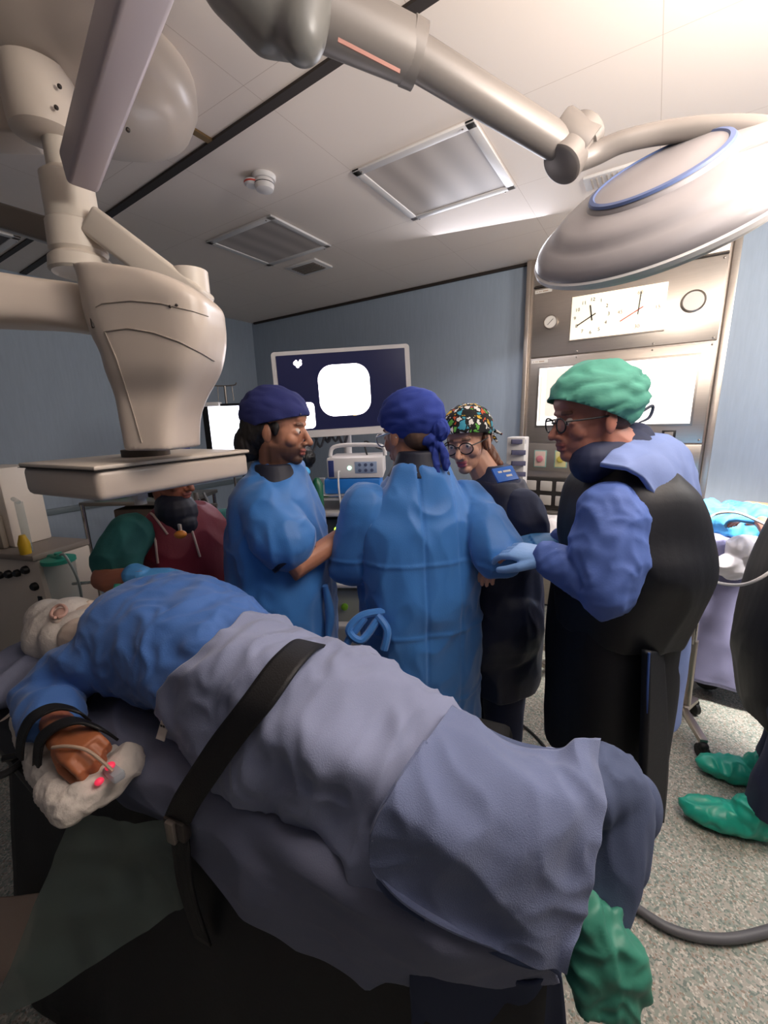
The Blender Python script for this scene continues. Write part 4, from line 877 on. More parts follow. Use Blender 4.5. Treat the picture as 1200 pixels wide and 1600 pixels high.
# --- assistant in burgundy vest behind the patient's head
def assistant():
    x0, y0 = -1.60, .93; a = math.radians(-5); L, D = Lv(a), Fv(a); hc = P(266, 742, 1.62)
    t = person((x0, y0, 0), 'person in a burgundy lead vest over a teal top, face hidden by the detector')
    b = MB(); s = 1.0; M = head_prims(b, hc, math.radians(12), .2, 0, s)
    b.capsule([hc+M @ V((-.02, 0, -.06)), V((x0, y0, 1.25))], [.055, .07])
    b.rings([(V((x0, y0, 1.25)), .12, .09), (V((x0, y0, 1.15)), .17, .11), (V((x0, y0, .9)), .16, .12), (V((x0, y0, .7)), .16, .12)], L, D, 24, 2.2, 3); legs(b, x0, y0, L, D, .75, .1)
    sh = P(205, 835, 1.52); el = P(168, 905, 1.42); wr = P(222, 900, 1.34)
    b.capsule([sh, el, wr], [.055, .050, .034], sm=3); hand_prims(b, wr, P(270, 905, 1.3)-wr, V((0, -.3, 1)), 1, (.4, .5, .5, .5), .95)
    sh2 = V((x0, y0, 1.16))+L*.18; el2 = sh2+V((.1, -.03, -.22)); wr2 = el2+V((.14, -.14, .0)); b.capsule([sh2, el2, wr2], [.05, .045, .03]); hand_prims(b, wr2, V((.6, -.8, 0)), V((0, 0, 1)), -1, (.5,)*4)
    me = clay(b, .0036, 3); vcolor(me, skin_fn('a9684e', hc, M, s)); link('body', me, M_skin, t); eyes(t, hc, M, s)
    b = MB(); b.ell(hc+M @ V((-.05, 0, .0)), (.065, .082, .07), M); b.ell(hc+M @ V((-.08, 0, -.06)), (.045, .06, .05), M); link('hair', clay(b, .004, 2, folds(.003, (60, 60, 20))), M_hair, t)
    cap(t, hc, M, s, M_navy, .05, .2, .003, grow=(1.06, 1.08, 1.02))
    b = MB(); b.capsule([hc+V((.0, .0, -.13)), hc+V((.03, -.01, -.15))], [.075, .08]); b.capsule([hc+V((.02, -.04, -.165)), hc+V((.07, -.01, -.19))], [.05, .05]); link('neck_collar', clay(b, .005, 2), M_collar, t)
    b = MB(); b.rings([(V((x0, y0, .5)), .18, .14), (V((x0, y0, .8)), .19, .15), (V((x0, y0, 1.0)), .19, .15), (V((x0, y0, 1.15)), .19, .135), (V((x0, y0, 1.24)), .15, .11), (V((x0, y0, 1.29)), .10, .085)], L, D, 40, 2.3, 4); vest_me = clay(b, .006, 5, folds(.006, (8, 8, 6), 9)); vest_o = bpy.data.meshes.new_from_object(bpy.data.objects.new('tmp', vest_me)); link('lead_vest', vest_o, M_burg, t)
    b = MB(); b.capsule([sh, sh*.4+el*.6], [.078, .080], 20); link('teal_sleeve', clay(b, .006, 4, folds(.006, (12, 12, 9), 5)), M_teal, t); b = MB(); b.capsule([sh2, sh2*.5+el2*.5], [.08, .078], 20); link('teal_sleeve', clay(b, .006, 4, folds(.006, (12, 12, 9), 5)), M_teal, t)
    fs = snapper(vest_me)
    for pts in ([(200, 812), (215, 808), (232, 818), (243, 845), (247, 880)], [(218, 790), (240, 805), (262, 835)], [(285, 800), (300, 830), (312, 870)]):
        q = snapline(fs, pts)
        if len(q) > 2: MB().tube(q, .0045, 8).obj('vest_piping', M_trim, t)
    b = MB(); W_ = wr; d_ = (P(270, 905, 1.3)-wr).normalized(); b.capsule([W_-d_*.03, W_], [.040, .034]); hand_prims(b, W_, d_, V((0, -.3, 1)), 1, (.4, .5, .5, .5), 1.05); link('glove', clay(b, .003, 1), M_glove, t)
    b = MB(); b.ell(P(282, 835, 1.42), (.022, .02, .014)); b.obj('orange_badge', mat('badge_orange', 'd9862a', .5), t)
    b = MB(); b.box(P(281, 824, 1.42), (.014, .008, .024), bev=.002); b.obj('badge_clip', M_lab, t)
    shoes(t, x0, y0, L, D); return t
assistant()

# --- cropped person at the right edge
def edge_person():
    x0, y0 = .60, 2.05; a = math.radians(190); L, D = Lv(a), Fv(a); hc = V((x0-.12, y0+.02, 1.62))
    t = person((x0, y0, 0), 'partly seen person at the right edge in a dark lead apron and green shoe covers')
    b = MB(); s = 1.05; M = head_prims(b, hc, a, .2, 0, s); b.capsule([hc+M @ V((-.02, 0, -.06)), V((x0-.05, y0, 1.45))], [.06, .08])
    b.rings([(V((x0-.03, y0, 1.42)), .14, .1), (V((x0, y0, 1.3)), .18, .11), (V((x0, y0, .9)), .16, .12)], L, D, 24, 2.2, 3)
    feet = [(V((.56, 2.12, 0))), (V((.48, 1.82, 0)))]
    for h in feet: b.capsule([V((x0, y0, .85)), h+V((.06, 0, .45)), h+V((.02, 0, .09))], [.09, .06, .042]); b.ell(h+D*.09+V((0, 0, .045)), (.12, .045, .04), frame(D))
    sh = V((x0, y0, 1.36))-L*.18; el = sh+V((-.08, .1, -.28)); wr = P(1192, 815, 1.95); 
    b.capsule([sh, el, wr], [.055, .046, .032]); sh2 = V((x0, y0, 1.36))+L*.18; el2 = sh2+V((-.03, -.02, -.28)); b.capsule([sh2, el2, el2+V((.02, .2, .02))], [.055, .046, .032]); hand_prims(b, el2+V((.02, .2, .02)), V((.3, .9, 0)), V((0, 0, 1)), 1, (.6,)*4)
    hand_prims(b, wr, V((-.7, .7, -.1)), V((0, 0, 1)), -1, (.4,)*4)
    me = clay(b, .004, 3); vcolor(me, skin_fn('b57866', hc, M, s)); link('body', me, M_skin, t); eyes(t, hc, M, s); cap(t, hc, M, s, M_navy)
    b = MB(); b.rings([(V((x0-.02, y0, .42)), .20, .15), (V((x0-.03, y0, .7)), .22, .20), (V((x0-.03, y0, .95)), .21, .19), (V((x0-.02, y0, 1.15)), .20, .17), (V((x0, y0, 1.34)), .19, .13), (V((x0-.03, y0, 1.44)), .10, .09)], L, D, 40, 2.4, 4); link('lead_apron', clay(b, .007, 5, folds(.008, (6, 6, 3), 15)), M_lead, t)
    b = MB()
    for h in feet: b.tube([V((x0-.02, y0, .8)), h+V((.07, 0, .45)), h+V((.03, 0, .13))], [.11, .085, .07], 20)
    link('trousers', clay(b, .008, 3, folds(.006, (9, 9, 5), 4)), M_scrub, t)
    for h in feet: b = MB(); b.ell(h+D*.09+V((0, 0, .052)), (.155, .062, .050), frame(D)); b.ell(h+D*-.0+V((0, 0, .09)), (.075, .062, .08), frame(D)); link('shoe_cover', clay(b, .006, 3, folds(.008, (22, 22, 22), h.y)), M_shoe, t)
    b = MB(); b.capsule([wr+V((.03, -.03, 0)), wr], [.042, .036]); hand_prims(b, wr, V((-.7, .7, -.1)), V((0, 0, 1)), -1, (.4,)*4, 1.08); link('glove', clay(b, .0035, 1), M_glove, t)
    return t
edge_person()
# ------------------------------------------------------------------ operating table and patient
tc_ = V((-.80, .60, 0)); td = V((.985, .17, 0)).normalized(); tp = V((-td.y, td.x, 0)); RT = Matrix((td, tp, V((0, 0, 1)))).transposed()
t = thing('operating_table', V((tc_.x, tc_.y, 0)), 'operating table under the patient with grey mattress and added darkening sheet', 'operating table')
b = MB(); b.box(tc_+V((0, 0, .80)), (1.25, .38, .05), RT, bev=.01); b.obj('tabletop', M_steel2, t)
b = MB(); b.box(tc_+V((0, 0, .85)), (1.25, .39, .05), RT, bev=.02); b.obj('mattress', M_black, t)
b = MB(); b.box(tc_+td*-.1+V((0, 0, .42)), (.3, .22, .72), RT, bev=.03); b.obj('column', mat('table_grey', '3a3b3e', .5), t)
b = MB(); b.box(tc_+td*-.05+V((0, 0, .05)), (1.0, .42, .09), RT, bev=.03); b.obj('base', mat('table_base', '222327', .5), t)
b = MB(); b.tube([tc_+td*-.6-tp*.205+V((0, 0, .81)), tc_+td*.55-tp*.205+V((0, 0, .81))], .012); b.obj('side_rail', M_steel2, t)
rows = []
for k in range(9):
    s_ = -.72+k*.18; c = tc_+td*s_-tp*(.22+.012*(k % 2)); rows.append([c+V((0, 0, .80)), c+V((0, 0, .5))-tp*(.05+.01*(k % 3)), c+V((0, 0, .03))-tp*(.13+.015*(k % 2))])
link('darkening_sheet', patch(rows, 5, 6, folds(.006, (6, 6, 2), 2), .006), M_black_apron, t)  # added dark sheet, makes the space under the table black

def hang(p, dx=.02, dz=.3): return V((p.x-tp.x*-dx, p.y+.10, p.z-dz))
def net(rows_, far=True, dz=.3):
    out = []
    for r in rows_:
        pts = [Z(*q) for q in r]
        if far: pts = [pts[0]+tp*.10+V((0, 0, -dz)), pts[0]+tp*.05+V((0, 0, -.06))]+pts
        out.append(pts)
    return out
# patient
hp_ = Z(118, 985, 1.02)
pat = thing('person', V((hp_.x+.6, hp_.y+.1, .88)), 'patient lying under grey sheets with a blue gown, white wrapped head and strapped arm', 'person')
yawp = math.radians(150)
b = MB(); hM = Matrix((V((.10, .80, .58)).normalized(), V((0, 0, 0)), V((0, 0, 0)))).transposed()
fx = V((.15, .85, .40)).normalized(); fz = V((-.95, .05, .12)); fz = (fz-fx*fz.dot(fx)).normalized(); fyv = fz.cross(fx); HM = Matrix((fx, fyv, fz)).transposed()
def hp2(p): return hp_+HM @ V(p)
def pe(p, r): b.ell(hp2(p), r, HM)
pe((-.012, 0, .045), (.098, .076, .082)); pe((.02, 0, 0), (.068, .062, .09)); pe((.03, 0, -.05), (.055, .05, .055)); pe((.062, 0, -.088), (.026, .026, .02)); pe((.074, 0, .026), (.018, .046, .01)); pe((-.008, -.078, -.008), (.017, .008, .031)); pe((-.008, .078, -.008), (.017, .008, .031)); pe((.088, 0, -.06), (.01, .022, .012))
b.capsule([hp2((.084, 0, .012)), hp2((.11, 0, -.031))], [.008, .0115])
neck = hp2((-.01, 0, -.12)); sh_n = Z(195, 1020, 1.05); elb = Z(68, 1090, .96); wrs = Z(100, 1150, .985); hipp = V((-.62, .56, .97)); kneeN = V((-.14, .60, .95)); kneeF = V((-.04, .70, .93))
chest = Z(285, 1005, 1.06)
b.capsule([neck+V((-.02, 0, .04)), neck+V((.06, .02, .02)), chest], [.055, .06, .11])
b.capsule([chest, V((-.85, .56, 1.0)), hipp], [.11, .105, .115]); b.capsule([hipp, kneeN, Z(950, 1235, .93), Z(952, 1310, .85), Z(935, 1390, .77)], [.09, .055, .045, .04, .035]); b.capsule([hipp, kneeF+V((-.03, 0, -.03)), Z(958, 1240, .92), Z(955, 1320, .84), Z(945, 1390, .77)], [.09, .055, .045, .04, .035])
b.capsule([chest, sh_n, elb, wrs], [.07, .06, .045, .032])
tips = []
hd = (Z(150, 1185, 1.0)-wrs).normalized(); hb = V((.25, -.30, 1)); hand_prims(b, wrs+hd*.01, hd, hb, -1, (.95, 1.0, 1.05, 1.1), .92, .35, .2, tips)
# far arm tucked along the chest
b.capsule([chest+V((0, .06, .0)), chest+V((.10, .10, -.05)), chest+V((.02, .12, -.06))], [.05, .04, .03]); hand_prims(b, chest+V((.02, .12, -.06)), V((-1, .2, 0)), V((0, 0, 1)), 1, (.6,)*4)
me = clay(b, .0034, 3)
hw = V(wrs)
def pcol(p):
    base = V(hexc('a5623f')) if (p-hw).length < .26 else V(hexc('d2beae'))
    return (base[0], base[1], base[2], 1)
vcolor(me, pcol); link('body', me, M_skin, pat)
b = MB(); b.ell(hp2((-.02, 0, .045)), (.106, .088, .094), HM); b.ell(hp2((.0, 0, -.04)), (.085, .078, .07), HM); b.ell(hp2((-.035, 0, -.03)), (.06, .082, .075), HM); b.ell(hp2((-.03, -.03, .09)), (.06, .06, .07), HM)
link('head_wrap', clay(b, .004, 4, folds(.0015, (14, 14, 14))), M_pad, pat)
b = MB(); e0 = hp2((.005, -.088, -.005)); 
pts = [e0+HM @ V((.018*math.cos(q), -.002*math.sin(q*2), .030*math.sin(q)))*1.05 for q in [k*PI/8 for k in range(-5, 11)]]
b.tube(pts, .0045, 8, sm=2); b.ell(e0+HM @ V((0, .004, -.004)), (.016, .006, .026), HM); b.obj('ear', mat('pale_skin', 'd3a898', .5), pat)
# blue gown
b = MB()
b.rings([(Z(188, 985, 1.04), .10, .14), (Z(215, 985, 1.06), .135, .165), (Z(262, 990, 1.06), .15, .175), (Z(320, 1010, 1.06), .14, .165), (Z(380, 1045, 1.04), .12, .15), (Z(425, 1065, 1.02), .11, .14)], V((0, 0, 1)), V((-.2, 1, 0)).normalized(), 40, 2.3, 4)
b.capsule([Z(180, 1000, 1.08), Z(150, 1025, 1.05), Z(105, 1058, 1.0), elb], [.09, .075, .066, .062], 20, 3); b.capsule([elb, elb*.5+wrs*.5], [.062, .056], 20)
gw = clay(b, .006, 5, folds(.010, (9, 7, 7), 14, .0045, (24, 20, 20))); link('patient_gown', gw, M_gown2, pat)
# fingertips: pulse oximeter clips on the nails
ox = tips[1]; b = MB()
q = thing('pulse_oximeter', tips[1][0], 'clear finger sensor with two glowing pink dots on the patient fingers', 'pulse oximeter')
X = hd; c = Z(178, 1208, .955)
b.box(c, (.05, .022, .018), frame(X), bev=.005); b.obj('clip', mat('clip_clear', 'b9c4cc', .2, alpha=.6), q)
b = MB(); b.ell(Z(172, 1197, .965), (.009, .009, .007)); b.ell(Z(155, 1221, .955), (.008, .008, .006)); b.obj('red_light', M_pink, q)
b = MB(); b.tube([Z(176, 1205, .968), Z(160, 1190, .985), Z(135, 1172, 1.005), Z(105, 1166, 1.01), Z(82, 1168, 1.0)], .0032, 8, sm=6); b.obj('sensor_wire', mat('wire_beige', 'b39a86', .5), q)
# arm board padding
b = MB(); b.capsule([Z(62, 1120, .91), Z(95, 1185, .895), Z(118, 1235, .90)], [.055, .06, .045]); b.capsule([Z(130, 1245, .92), Z(200, 1190, .925)], [.032, .035]); b.capsule([Z(85, 1230, .915), Z(110, 1262, .915)], [.03, .028]); b.ell(Z(208, 1182, .925), (.022, .022, .02)); b.ell(Z(150, 1215, .90), (.08, .08, .025))
tag(link('arm_padding', clay(b, .004, 3, folds(.004, (20, 20, 20), 3, .0015, (60, 60, 60))), M_pad), 'crumpled white gauze padding under the patient strapped hand', 'padding')
b = MB(); b.box(Z(60, 1150, .88), (.42, .14, .03), frame(Z(150, 1215, .88)-Z(20, 1090, .88)), bev=.01); t = tag(b.obj('arm_board', M_black), 'black arm board holding the white padding beside the table', 'arm board')
for pts, nm in (([Z(28, 1185, .93), Z(32, 1150, .99), Z(50, 1120, 1.035), (Z(85, 1103, 1.045)), Z(120, 1108, 1.03), Z(138, 1122, .99)], 0), ([Z(55, 1205, .92), Z(60, 1160, .995), Z(85, 1135, 1.03), Z(120, 1124, 1.035), Z(155, 1135, 1.01), Z(180, 1150, .965)], 1)):
    pp, _ = smoothpath(pts, [0]*len(pts), 6); rows = []
    wv = (wrs-elb).normalized(); wv = V((hd.x, hd.y, 0)).normalized()
    for p in pp: rows.append([p-wv*.017, p, p+wv*.017])
    lab = ('black strap around the patient sleeve cuff, nearer the elbow', 'black strap across the patient wrist, nearer the hand')[nm]
    tag(link('arm_strap', patch(rows, 2, 3, None, .005), M_strap), lab, 'strap')
b = MB(); b.tube([Z(5, 1185, .9), Z(30, 1180, .9), Z(60, 1172, .9)], .008, 8, sm=4); b.tube([Z(-10, 1215, .9), Z(15, 1205, .9), Z(40, 1185, .9)], .008, 8, sm=4); tag(b.obj('monitor_leads', M_black), 'black leads running from the arm board to the left edge', 'cable')
# pillow
b = MB(); b.ell(Z(75, 1040, .92), (.20, .15, .06), frame(td)); b.ell(Z(30, 1060, .92), (.10, .12, .05)); tag(link('pillow', clay(b, .007, 4, folds(.010, (9, 9, 9), 3)), M_under), 'grey cloth covered pillow under the patient head', 'pillow')
b = MB(); b.ell(Z(25, 1130, .86), (.12, .10, .03), frame(td)); tag(link('white_pad', clay(b, .006, 3, folds(.008, (12, 12, 12), 5)), M_pad), 'white folded pad at the left edge beside the arm board', 'pad')
# oxygen mask
b = MB(); b.lathe([(.042, 0), (.045, .02), (.03, .045), (.012, .055), (.01, .07)], Z(186, 945, 1.06)-V((0, .01, .0)), V((-.1, .3, 1)), 24); tag(b.obj('oxygen_mask', mat('mask_green', '2e8f78', .4)), 'green mouthpiece between the patient face and the burgundy vest assistant', 'mask')
b = MB(); b.tube([Z(175, 962, 1.07), Z(140, 972, 1.10), Z(122, 990, 1.10), Z(114, 1018, 1.05)], .004, 8, sm=6); tag(b.obj('oxygen_tube', mat('tube_grey', '6f6862', .4)), 'thin tube looped across the white head wrap', 'tube')

# sheets
T = [[(150, 1075, .92), (135, 1110, .91), (140, 1150, .90), (150, 1190, .86), (162, 1232, .80)],
     [(250, 1085, .92), (215, 1130, .92), (195, 1175, .90), (185, 1215, .85), (190, 1262, .79)],
     [(310, 1150, .92), (265, 1180, .92), (235, 1215, .89), (225, 1245, .84), (232, 1275, .79)],
     [(360, 1200, .92), (320, 1230, .91), (290, 1255, .87), (278, 1275, .82), (276, 1296, .78)],
     [(440, 1240, .92), (385, 1275, .90), (350, 1305, .85), (335, 1335, .79), (335, 1368, .73)],
     [(520, 1290, .92), (470, 1340, .90), (430, 1380, .83), (415, 1420, .76), (425, 1455, .68)],
     [(580, 1340, .92), (545, 1400, .90), (520, 1450, .82), (520, 1490, .74), (540, 1520, .66)],
     [(660, 1400, .92), (640, 1450, .89), (630, 1490, .80), (640, 1515, .72), (650, 1530, .66)],
     [(760, 1440, .90), (750, 1490, .87), (750, 1515, .80), (760, 1530, .73), (780, 1545, .66)],
     [(850, 1460, .88), (860, 1500, .84), (868, 1512, .78), (870, 1530, .72), (870, 1560, .66)]]
tag(link('table_sheet', patch(net(T, False), 14, 14, folds(.014, (4, 7, 7), 41, .004, (9, 16, 16)), .005), M_under), 'grey sheet over the table whose edge hangs down on the near side', 'sheet')
S = [[(392, 966, 1.15), (345, 990, 1.19), (292, 1040, 1.15), (250, 1092, 1.06), (256, 1128, .99), (285, 1162, .93)],
     [(440, 975, 1.15), (392, 1005, 1.19), (335, 1070, 1.15), (300, 1125, 1.06), (298, 1165, .98), (315, 1195, .93)],
     [(490, 1006, 1.14), (450, 1030, 1.17), (400, 1100, 1.13), (355, 1160, 1.05), (340, 1205, .98), (345, 1228, .93)],
     [(540, 1012, 1.13), (505, 1050, 1.15), (455, 1130, 1.12), (415, 1190, 1.05), (395, 1240, .98), (400, 1262, .93)],
     [(620, 1056, 1.11), (580, 1105, 1.12), (530, 1180, 1.10), (495, 1230, 1.03), (475, 1285, .96), (480, 1305, .92)],
     [(700, 1110, 1.07), (655, 1150, 1.08), (600, 1220, 1.06), (570, 1275, 1.0), (540, 1330, .94), (540, 1350, .91)],
     [(790, 1168, 1.03), (750, 1220, 1.04), (690, 1300, 1.02), (650, 1360, .97), (620, 1410, .92), (615, 1440, .89)],
     [(880, 1180, 1.0), (850, 1240, 1.0), (800, 1330, .98), (760, 1400, .93), (730, 1455, .89), (725, 1480, .86)]]
gs = patch(net(S, True), 14, 14, folds(.014, (9, 4.5, 6), 52, .0065, (20, 11, 14)), .006)
tag(link('patient_sheet', gs, M_sheet), 'smooth grey-blue sheet covering the patient hips, under the black belt', 'sheet')
B_ = [[(703, 1110, 1.10), (665, 1160, 1.12), (618, 1230, 1.10), (586, 1290, 1.05), (583, 1335, 1.0), (592, 1365, .975)],
      [(730, 1124, 1.09), (700, 1180, 1.11), (655, 1255, 1.09), (625, 1325, 1.03), (617, 1375, .98), (632, 1408, .955)],
      [(770, 1148, 1.08), (750, 1210, 1.10), (710, 1295, 1.07), (685, 1370, 1.0), (680, 1415, .95), (698, 1448, .925)],
      [(825, 1165, 1.07), (810, 1235, 1.08), (775, 1320, 1.05), (755, 1400, .97), (760, 1445, .92), (772, 1478, .895)],
      [(880, 1172, 1.07), (875, 1245, 1.07), (848, 1340, 1.03), (830, 1425, .95), (826, 1465, .91), (828, 1496, .88)],
      [(915, 1160, 1.08), (918, 1225, 1.07), (898, 1330, 1.02), (878, 1425, .94), (868, 1470, .90), (862, 1500, .875)],
      [(934, 1157, 1.07), (940, 1225, 1.06), (926, 1330, 1.01), (904, 1430, .93), (892, 1478, .90), (884, 1512, .87)]]
net_b = net(B_, False)
bl = patch(net_b, 14, 14, folds(.012, (7, 6, 6), 63, .004, (18, 16, 16)), .010)
bo = link('folded_blanket', bl, M_blanket); tag(bo, 'thick folded grey-blue blanket with stitched rim over the patient legs', 'blanket')
low = [[p+V((-.008, .020-.012*(j == len(r)-1), -.022-.006*(j == len(r)-1))) for j, p in enumerate(r)] for r in net_b]
link('lower_layer', patch(low, 10, 10, folds(.012, (7, 6, 6), 63), .010), M_pants, bo)
rim = [r[-1]+V((0, 0, .002)) for r in net_b]
b = MB(); b.tube([net_b[0][1], net_b[0][2], net_b[0][3], net_b[0][4]]+rim, .005, 8, sm=6); b.obj('stitched_rim', M_blanket, bo)
b = MB(); b.box(Z(586, 1325, 1.0), (.012, .004, .03), bev=.001); b.obj('care_tag', M_lab, bo)
# leg drape over the bent knees
b = MB()
kn = V((-.02, .77, .96)); 
b.capsule([Z(905, 1235, .95), Z(955, 1222, .94), Z(952, 1310, .85), Z(935, 1400, .76)], [.06, .064, .062, .054], 20, 4)
b.capsule([Z(950, 1250, .92), Z(972, 1265, .90), Z(965, 1340, .80)], [.05, .05, .05], 20, 4)
o = clay(b, .006, 4, folds(.0045, (26, 26, 3), 5)); tag(link('leg_drape', o, M_pants), 'dark grey-blue drape over the patient bent knees at the table end', 'drape')
# far second knee
b = MB(); b.ell(Z(995, 1262, .84), (.045, .05, .075)); tag(link('knee_cushion', clay(b, .006, 3), M_pants), 'small rounded grey bump behind the draped knee', 'cushion')
# foot in green cover
f0 = Z(925, 1440, .77); b = MB()
b.capsule([Z(915, 1430, .80), Z(930, 1480, .75)], [.035, .045]); b.rings([(Z(925, 1425, .80), .045, .04), (Z(938, 1465, .76), .056, .05), (Z(940, 1500, .72), .060, .055), (Z(937, 1535, .69), .054, .05)], CR, V((-.5, .8, 0)), 28, 3.6, 4)
tag(link('foot_cover', clay(b, .005, 2, folds(.008, (22, 22, 18), 8, .003, (40, 40, 30))), mat('sheer_green', '3c8672', .5, bump=.4, bscale=30, var=.15, vscale=12)), 'translucent green plastic cover over the foot at the blanket corner', 'foot cover')
# dark lower drape under the blanket
rows = [[Z(640, 1500, .80), Z(640, 1560, .7), Z(645, 1640, .55)], [Z(720, 1520, .80), Z(715, 1580, .7), Z(715, 1680, .5)], [Z(800, 1530, .80), Z(800, 1600, .68), Z(800, 1700, .5)], [Z(880, 1530, .78), Z(885, 1590, .68), Z(890, 1700, .5)]]
tag(link('lower_drape', patch(rows, 8, 8, folds(.010, (9, 9, 3), 17), .004), mat('dark_navy_drape', '2c3652', .9)), 'dark navy drape hanging below the blanket at the bottom edge', 'drape')
# belt
BL = [(490, 1003, 1.15), (452, 1028, 1.185), (400, 1098, 1.145), (352, 1160, 1.072), (318, 1210, 1.0), (292, 1250, .93), (276, 1282, .86)]
ctl = [Z(q[0], q[1], q[2]+.012) for q in BL]; ctl = [ctl[0]+tp*.06+V((0, 0, -.10))]+ctl
pp, _ = smoothpath(ctl, [0]*len(ctl), 8); rows = []
for i, p in enumerate(pp):
    w_ = V((.92, .22, -.05)).normalized(); rows.append([p-w_*.030, p-w_*.01, p+w_*.01, p+w_*.030])
t = thing('restraint_belt', Z(400, 1098, 1.15), 'wide black restraint belt across the patient hips with a buckle', 'belt')
link('webbing', patch(rows, 2, 2, None, .006), M_strap, t)
bc = Z(277, 1292, .85); b = MB(); b.box(bc, (.055, .02, .045), RT, bev=.006); b.obj('buckle', mat('buckle_grey', '4a4440', .4, .4), t)
b = MB(); b.box(bc+V((.0, -.012, 0)), (.022, .012, .05), RT, bev=.004); b.obj('buckle_tongue', mat('buckle_light', '8a8078', .35, .5), t)
q0 = bc+V((0, 0, -.02)); rows = [[q0-td*.024, q0+td*.024], [q0+V((.01, -.01, -.12))-td*.022, q0+V((.01, -.01, -.12))+td*.022], [q0+V((.02, -.0, -.27))-td*.022, q0+V((.02, 0, -.27))+td*.022]]
link('hanging_tail', patch(rows, 6, 3, None, .005), M_strap, t)
b = MB(); plate(b, Z(256, 1138, 1.0), td, V((.3, -.8, .5)), -.012, .012, -.022, .022, 0, .002); q = tag(b.obj('laundry_tag', M_lab, smooth=False), 'small white printed tag on the grey sheet edge, left of the belt', 'tag')
marks('printed_mark', [[.6, -.2, .6], [1.2]], .009, Z(256, 1138, 1.0)+V((.3, -.8, .5)).normalized()*.003, td, V((0, 0, 1)), M_ink, q)
# plastic film hanging lower left
rows = [[Z(120, 1265, .84), Z(70, 1380, .66), Z(10, 1530, .46), Z(-60, 1600, .36)], [Z(200, 1275, .83), Z(150, 1370, .67), Z(90, 1500, .5), Z(60, 1560, .42)], [Z(250, 1285, .82), Z(220, 1350, .70), Z(190, 1430, .6), Z(170, 1490, .53)], [Z(285, 1300, .81), Z(285, 1350, .73), Z(290, 1390, .67), Z(292, 1408, .64)]]
tag(link('plastic_film', patch(rows, 10, 10, folds(.014, (8, 8, 8), 29), 0), M_film), 'sheer greenish plastic sheet hanging from the near side of the table', 'plastic sheet')
rows = [[Z(-60, 1400, .42), Z(-60, 1560, .2)], [Z(20, 1400, .42), Z(10, 1530, .22)], [Z(62, 1395, .42), Z(45, 1480, .28)]]
tag(link('beige_cloth', patch(rows, 6, 6, folds(.006, (9, 9, 9), 3), .004), M_beige), 'beige cloth corner at the lower left edge behind the plastic sheet', 'cloth')
b = MB(); c = Z(620, 1530, .25); b.box(V((c.x, c.y, .05)), (.28, .10, .07), Matrix.Rotation(-.9, 3, 'Z'), bev=.02); tag(b.obj('foot_pedal', mat('brown_pedal', '6b5243', .6)), 'brown wedge shaped pedal on the dark floor under the table', 'pedal')

# ------------------------------------------------------------------ left side equipment
mc = P(35, 930, 1.95); MX2 = V((.95, .3, 0)).normalized(); MN2 = V((.3, -.95, 0)).normalized(); o0 = P(58, 876, 1.9)
t = thing('anesthesia_machine', V((o0.x-.3, o0.y+.1, 0)), 'cream anaesthesia machine with black knobs at the left edge', 'medical machine')
b = MB(); plate(b, o0, MX2, MN2, -.6, 0, -.62, 0, -.26, 0, .012); b.obj('cabinet', M_cream2, t)
b = MB(); plate(b, o0, MX2, MN2, -.6, .005, 0, .03, -.26, .02, .006); b.obj('worktop', mat('machine_top', '8a7f76', .5), t)
for u, v, r in ((-.20, -.08, .020), (-.14, -.07, .018), (-.08, -.05, .020), (-.26, -.09, .018), (-.045, -.13, .020), (-.03, -.26, .014)):
    b = MB(); b.lathe([(r, 0), (r, .012), (r*.7, .02), (r*.3, .02)], o0+MX2*u+V((0, 0, v)), MN2, 20); k = b.obj('control_knob', M_black, t)
b = MB(); plate(b, o0, MX2, MN2, -.045, -.02, -.24, -.18, 0, .006, .002); b.obj('flow_slot', M_black, t)
b = MB(); b.lathe([(.014, 0), (.014, .01)], o0+MX2*-.1+V((0, 0, -.38)), MN2, 16); b.obj('green_port', mat('port_green', '4f8f5a', .5), t)
b = MB(); plate(b, o0, MX2, MN2, -.6, -.22, .03, .42, -.24, -.06, .01); b.obj('tower', M_cream2, t)
b = MB(); plate(b, o0, MX2, MN2, -.6, -.25, .03, .2, -.06, -.03, .01); b.obj('tower_panel', mat('panel_beige', '9a8d7e', .5), t)
b = MB(); plate(b, o0, MX2, MN2, -.5, -.28, .26, .38, -.06, -.052, .004); b.obj('small_display', mat('lcd', '9fb0b8', .3), t)
y0_ = o0+MX2*-.06+V((0, 0, .03)); b = MB(); b.tube([y0_, y0_+V((0, 0, .05)), y0_+V((0, 0, .09))], [.022, .024, .012]); q = b.obj('yellow_vaporizer', M_yellow, t)
b = MB(); b.tube([y0_+V((-.02, .02, .0)), y0_+V((-.02, .02, .24))], .016); b.tube([y0_+V((-.02, .02, .24)), y0_+V((-.08, .02, .25))], .01); b.obj('flow_tube', M_acryl, t)
b = MB(); plate(b, o0, MX2, MN2, -.58, -.02, -.95, -.62, -.24, -.04, .01); b.obj('pedestal', mat('ped', '5a5450', .6), t)
